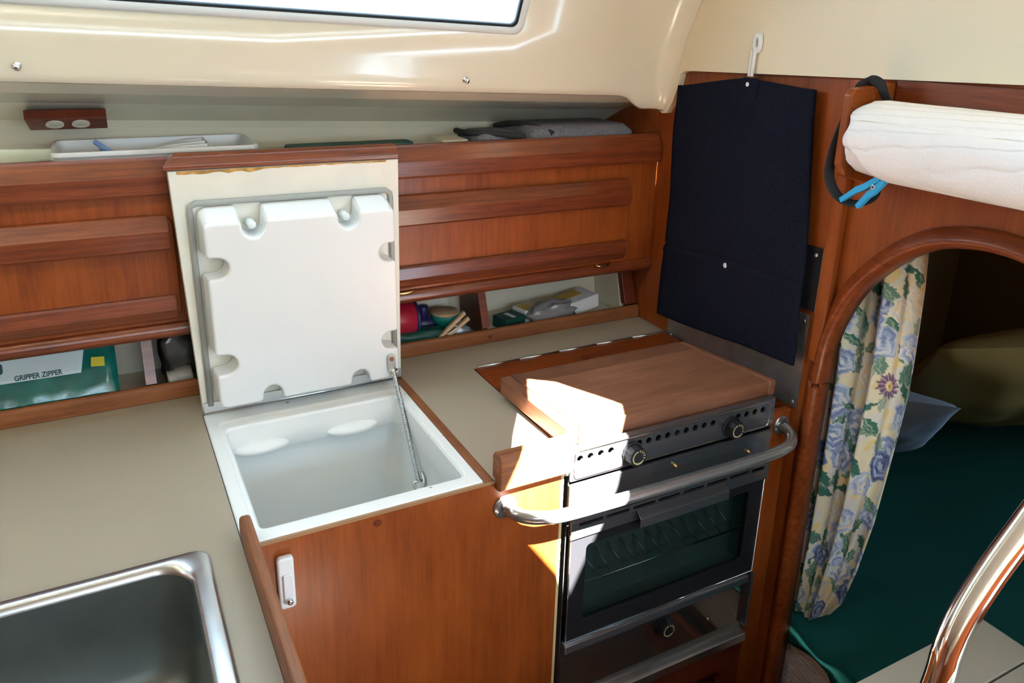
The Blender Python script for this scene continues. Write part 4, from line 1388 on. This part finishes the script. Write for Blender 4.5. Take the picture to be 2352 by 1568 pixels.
def sheet():
    def f(u, v):
        x = 1.215 + 1.49 * max(0, u - 0.12) / 0.88
        y = 0.16 + v * 1.40
        w = noise.noise(Vector((x * 3, y * 3, 0))) * 0.010 + noise.noise(Vector((x * 1.2 + 7, y * 7, 2))) * 0.010
        fold = max(0, 1 - (x - 1.2) / 0.45)
        w += fold * 0.012 * math.sin(y * 34 + 9 * (x - 1.2) + 2 * noise.noise(Vector((x * 4, y * 4, 9)))) * (0.6 + noise.noise(Vector((y * 5, 1, x * 2))))
        z = max(0.385 + w, 0.369)
        if u < 0.12:
            k = (0.12 - u) / 0.12
            edge = 0.020 + 0.03 * noise.noise(Vector((y * 9, 3.3, 1))) + 1.2 * max(0, 0.82 - y)
            x = 1.214 - 0.004 * math.sin(k * PI) + 0.003 * math.sin(y * 60) * k
            z = max(0.385 + w, 0.369) * (1 - k) + k * (0.385 - max(0.02, edge))
        return (x, y, z)
    return grid(f, 90, 110)


sh = tag(solidify(mk('bed_sheet', sheet(), 'green_sheet', smooth=True), 0.004), 'dark green sheet rumpled over the berth mattress', 'sheet')


def pillow(c, sx, sy, sz, rot, seed, pinch=0.22):
    m_ = Matrix.Rotation(rot[2], 3, 'Z') @ Matrix.Rotation(rot[1], 3, 'Y') @ Matrix.Rotation(rot[0], 3, 'X')

    def side(s):
        def f(u, v):
            a, b = 2 * u - 1, 2 * v - 1
            ex = 1 - pinch * (1 - abs(b) ** 2) * 0.35
            ey = 1 - pinch * (1 - abs(a) ** 2) * 0.35
            h = (max(0, 1 - a * a) ** 0.5) * (max(0, 1 - b * b) ** 0.5)
            h = h * (1 + 0.16 * noise.noise(Vector((a * 3, b * 3, seed + s))))
            p = Vector((a * sx * ex, b * sy * ey, s * sz * h))
            return Vector(c) + m_ @ p
        return f
    return join(grid(side(1), 32, 32), grid(side(-1), 32, 32))


tag(mk('pillow', pillow((1.85, 1.325, 0.570), 0.23, 0.20, 0.080, (0.75, 0.0, 2.35), 3, 0.1), 'pillow_blue', smooth=True), 'pale blue pillow behind the floral curtain', 'pillow')
tag(mk('pillow', pillow((2.36, 1.15, 0.665), 0.36, 0.30, 0.12, (0.75, 0.10, 2.6), 8), 'olive', smooth=True), 'large olive brown cushion at the far end of the berth', 'cushion')

# floral curtain ----------------------------------------------------
NU, NV = 150, 520


def cur_edges(v):
    z = 1.345 - 0.930 * v
    # right (inboard) edge and left edge in y
    yr = np.interp(z, [0.40, 0.50, 0.60, 0.72, 1.0, 1.2, 1.30, 1.36], [0.868, 0.842, 0.822, 0.808, 0.796, 0.804, 0.812, 0.815])
    yl = np.interp(z, [0.40, 0.60, 0.83, 1.1, 1.36], [0.962, 0.968, 0.984, 1.005, 1.02])
    return yl, yr, z


def curtain():
    V = []
    for j in range(NV + 1):
        v = j / NV
        yl, yr, z = cur_edges(v)
        for i in range(NU + 1):
            u = i / NU
            y = yl + (yr - yl) * u
            amp = 0.012 * (1 - 0.45 * v)
            ph_ = 2.2 * math.sin(v * 2.0) * 0.35
            x = 1.255 + amp * math.sin(2 * PI * 2.6 * u + ph_) + 0.006 * math.sin(2 * PI * 5.3 * u + 1.7 + v * 2.2) + 0.025 * max(0, u - .82) * 2 + 0.01 * math.sin(v * 5)
            zz = z + (0.045 * (abs(u - 0.45) - 0.2) + 0.06 * max(0, u - .5)) * max(0, (v - .9) / .1)
            V.append((x, y, zz))
    F = [[j * (NU + 1) + i, j * (NU + 1) + i + 1, (j + 1) * (NU + 1) + i + 1, (j + 1) * (NU + 1) + i] for j in range(NV) for i in range(NU)]
    return V, F


def curtain_print():
    """Flat printed chintz: leaves and roses drawn in cloth coordinates."""
    rs = np.random.RandomState(11)
    U, W = np.meshgrid(np.linspace(0, 0.30, NU + 1), np.linspace(0, 0.935, NV + 1))
    P = np.zeros(U.shape + (3,))
    # hand-painted wobble
    wob = lambda f, s: np.sin(U * f * 1.7 + s) * np.cos(W * f + s * 2.1) + 0.5 * np.sin(U * f * 3.1 + W * f * 2.3 + s)
    P[:] = np.array([0.70, 0.64, 0.46])
    m_ = (wob(38, 1.0) > 0.15)[..., None]
    P = np.where(m_, np.array([0.63, 0.62, 0.56]), P)
    m_ = (wob(55, 4.0) > 0.75)[..., None]
    P = np.where(m_, np.array([0.72, 0.56, 0.26]), P)
    m_ = (wob(47, 2.2) < -0.9)[..., None]
    P = np.where(m_, np.array([0.50, 0.53, 0.56]), P)

    def put(mask, col, a=1.0):
        nonlocal P
        P = np.where(mask[..., None], P * (1 - a) + np.array(col) * a, P)

    def leaf(cx, cy, ln, wd, ang, col, vein):
        dx, dy = U - cx, W - cy
        a = dx * math.cos(ang) + dy * math.sin(ang)
        b = -dx * math.sin(ang) + dy * math.cos(ang) + 0.0016 * np.sin(a * 420 + cx * 99)
        t = np.clip(a / ln, -1, 1)
        prof = wd * (1 - t * t) * (1 + 0.35 * t) * (1 + 0.10 * np.sin(a * 900))
        ins = (np.abs(a) < ln) & (np.abs(b) < prof)
        put(ins, col)
        put(ins & (b > 0.1 * wd) & (np.sin(a * 520 + b * 900) > 0.1), vein, 0.55)
        put(ins & (np.abs(b) < 0.0009), vein, 0.8)

    def rose(cx, cy, r, cols, seed):
        dx, dy = U - cx, W - cy
        ang = np.arctan2(dy, dx)
        rr = np.hypot(dx, dy) * (1 + 0.10 * np.sin(ang * 5 + seed) + 0.05 * np.sin(ang * 11 + seed * 2))
        ins = rr < r
        put(ins, cols[0])
        for k, c in enumerate(cols[1:] * 2):
            ph_ = seed + k * 1.9
            ring_c = r * (0.86 - 0.15 * k)
            arc = ins & (np.abs(rr - ring_c - 0.10 * r * np.sin(ang * 2 + ph_)) < r * 0.085) & (np.sin(ang * 1.5 + ph_) > -0.35)
            put(arc, c, 0.9)
        put(rr < r * 0.16, cols[-1])

    def daisy(cx, cy, r, pet, cen, seed):
        dx, dy = U - cx, W - cy
        ang = np.arctan2(dy, dx)
        rr = np.hypot(dx, dy)
        lim = r * (0.74 + 0.26 * np.abs(np.sin(ang * 6 + seed)) + 0.06 * np.sin(ang * 23))
        put(rr < lim, pet)
        put((rr < lim) & (np.sin(ang * 12 + seed) > 0.55), (0.48, 0.36, 0.40), 0.7)
        put(rr < r * 0.40, cen)
        put(rr < r * 0.16, (0.60, 0.33, 0.04))
    G1, G2, G3 = (0.035, 0.14, 0.105), (0.12, 0.22, 0.17), (0.26, 0.33, 0.26)
    V1, V2 = (0.35, 0.44, 0.30), (0.02, 0.10, 0.09)
    for _ in range(75):
        leaf(rs.uniform(0, .30), rs.uniform(0, .935), rs.uniform(.018, .034), rs.uniform(.006, .012), rs.uniform(0, PI), [G1, G2, G3][rs.randint(3)], [V1, V2][rs.randint(2)])
    B = [[(0.27, 0.35, 0.52), (0.50, 0.57, 0.66), (0.15, 0.20, 0.38), (0.62, 0.64, 0.66)],
         [(0.12, 0.17, 0.33), (0.30, 0.38, 0.55), (0.05, 0.07, 0.19), (0.42, 0.48, 0.60)],
         [(0.40, 0.48, 0.60), (0.68, 0.70, 0.70), (0.24, 0.30, 0.50), (0.74, 0.62, 0.42)],
         [(0.66, 0.64, 0.56), (0.74, 0.71, 0.60), (0.52, 0.54, 0.54), (0.70, 0.56, 0.28)]]
    spots = []
    for _ in range(400):
        x, y = rs.uniform(0.0, .30), rs.uniform(0, .93)
        if all((x - a) ** 2 + (y - b) ** 2 > 0.074 ** 2 for a, b in spots):
            spots.append((x, y))
    for k, (x, y) in enumerate(spots):
        rose(x, y, rs.uniform(.026, .040), B[[0, 3, 1, 2, 0][k % 5]], rs.uniform(0, 6))
        for q in range(2):
            aa = rs.uniform(0, 2 * PI)
            leaf(x + .046 * math.cos(aa), y + .046 * math.sin(aa), rs.uniform(.020, .030), rs.uniform(.008, .012), aa + rs.uniform(-.4, .4), [G1, G2][rs.randint(2)], [V1, V2][rs.randint(2)])
    # the blooms that can be told apart in the photograph
    leaf(0.205, 0.17, 0.030, 0.011, 0.9, G2, V1)
    rose(0.175, 0.235, 0.030, B[0], 1.0)
    rose(0.235, 0.205, 0.026, B[3], 3.0)
    daisy(0.228, 0.355, 0.027, (0.13, 0.075, 0.14), (0.72, 0.60, 0.36), 0.4)
    leaf(0.205, 0.445, 0.026, 0.012, 0.85, G1, V1)
    leaf(0.165, 0.475, 0.026, 0.012, 2.3, G1, V1)
    leaf(0.235, 0.475, 0.026, 0.013, 1.4, G3, V2)
    rose(0.255, 0.520, 0.032, B[1], 2.0)
    rose(0.085, 0.500, 0.028, B[0], 4.0)
    rose(0.185, 0.660, 0.034, B[2], 2.5)
    rose(0.165, 0.735, 0.034, B[2], 0.3)
    leaf(0.215, 0.715, 0.026, 0.010, 1.1, G1, V1)
    leaf(0.15, 0.81, 0.034, 0.008, 1.0, G1, V1)
    leaf(0.10, 0.855, 0.030, 0.008, 1.0, G1, V1)
    rose(0.20, 0.905, 0.030, B[1], 1.0)
    P *= (1.05 + 0.07 * np.random.RandomState(5).rand(*U.shape))[..., None]
    return np.clip(P, 0, 1)


ct = thing('curtain', 'floral cotton curtain with blue roses and green leaves in the doorway', 'curtain', (1.25, 0.9, 0.42))
cu_o = mk('cloth', curtain(), 'floral', ct, smooth=True)
prn = curtain_print().reshape(-1, 3)
at = cu_o.data.color_attributes.new('print', 'FLOAT_COLOR', 'POINT')
buf = np.ones((len(prn), 4), dtype=np.float32)
buf[:, :3] = prn
at.data.foreach_set('color', buf.ravel())
mk('curtain_rod', tube([(1.255, 0.40, 1.352), (1.255, 1.03, 1.352)], 0.006, 10), 'steel', ct, smooth=True)

# ================================================================== COMPANIONWAY STEP AND HAND RAIL
sb = thing('companionway_step', 'cream companionway step box in the lower right corner', 'step', (0.8, 0.1, 0.0))
mk('box_body', box(0.50, 1.185, -0.55, 0.548, 0.0, 0.700), 'step_cream', sb, bevel=0.004)
mk('step_top', box(0.47, 1.186, -0.58, 0.4660, 0.7005, 0.720), 'step_cream', sb, bevel=0.002)
mk('step_top_edge', box(0.47, 1.186, 0.4690, 0.556, 0.7005, 0.720), 'step_cream', sb, bevel=0.002)
hr = thing('hand_rail', 'thick polished chrome hand rail rising beside the companionway step', 'rail', (0.70, 0.375, 0.72))
hp = smooth_path([(0.690, 0.368, 0.735), (0.712, 0.370, 0.85), (0.742, 0.373, 0.950), (0.754, 0.377, 0.984), (0.773, 0.380, 1.018), (0.806, 0.380, 1.062), (0.845, 0.377, 1.110), (0.95, 0.370, 1.236), (1.155, 0.356, 1.475)], 8)
mk('tube', tube(hp, 0.0160, 20), 'chrome', hr, smooth=True)
mk('foot_flange', lathe([(0.032, 0), (0.032, 0.004), (0.022, 0.010), (0.017, 0.016), (0, 0.016)], (0.688, 0.368, 0.7203), (0, 0, 1), 24), 'chrome', hr, smooth=True)

for o in list(bpy.data.objects):
    if '_base' in o:
        del o['_base']
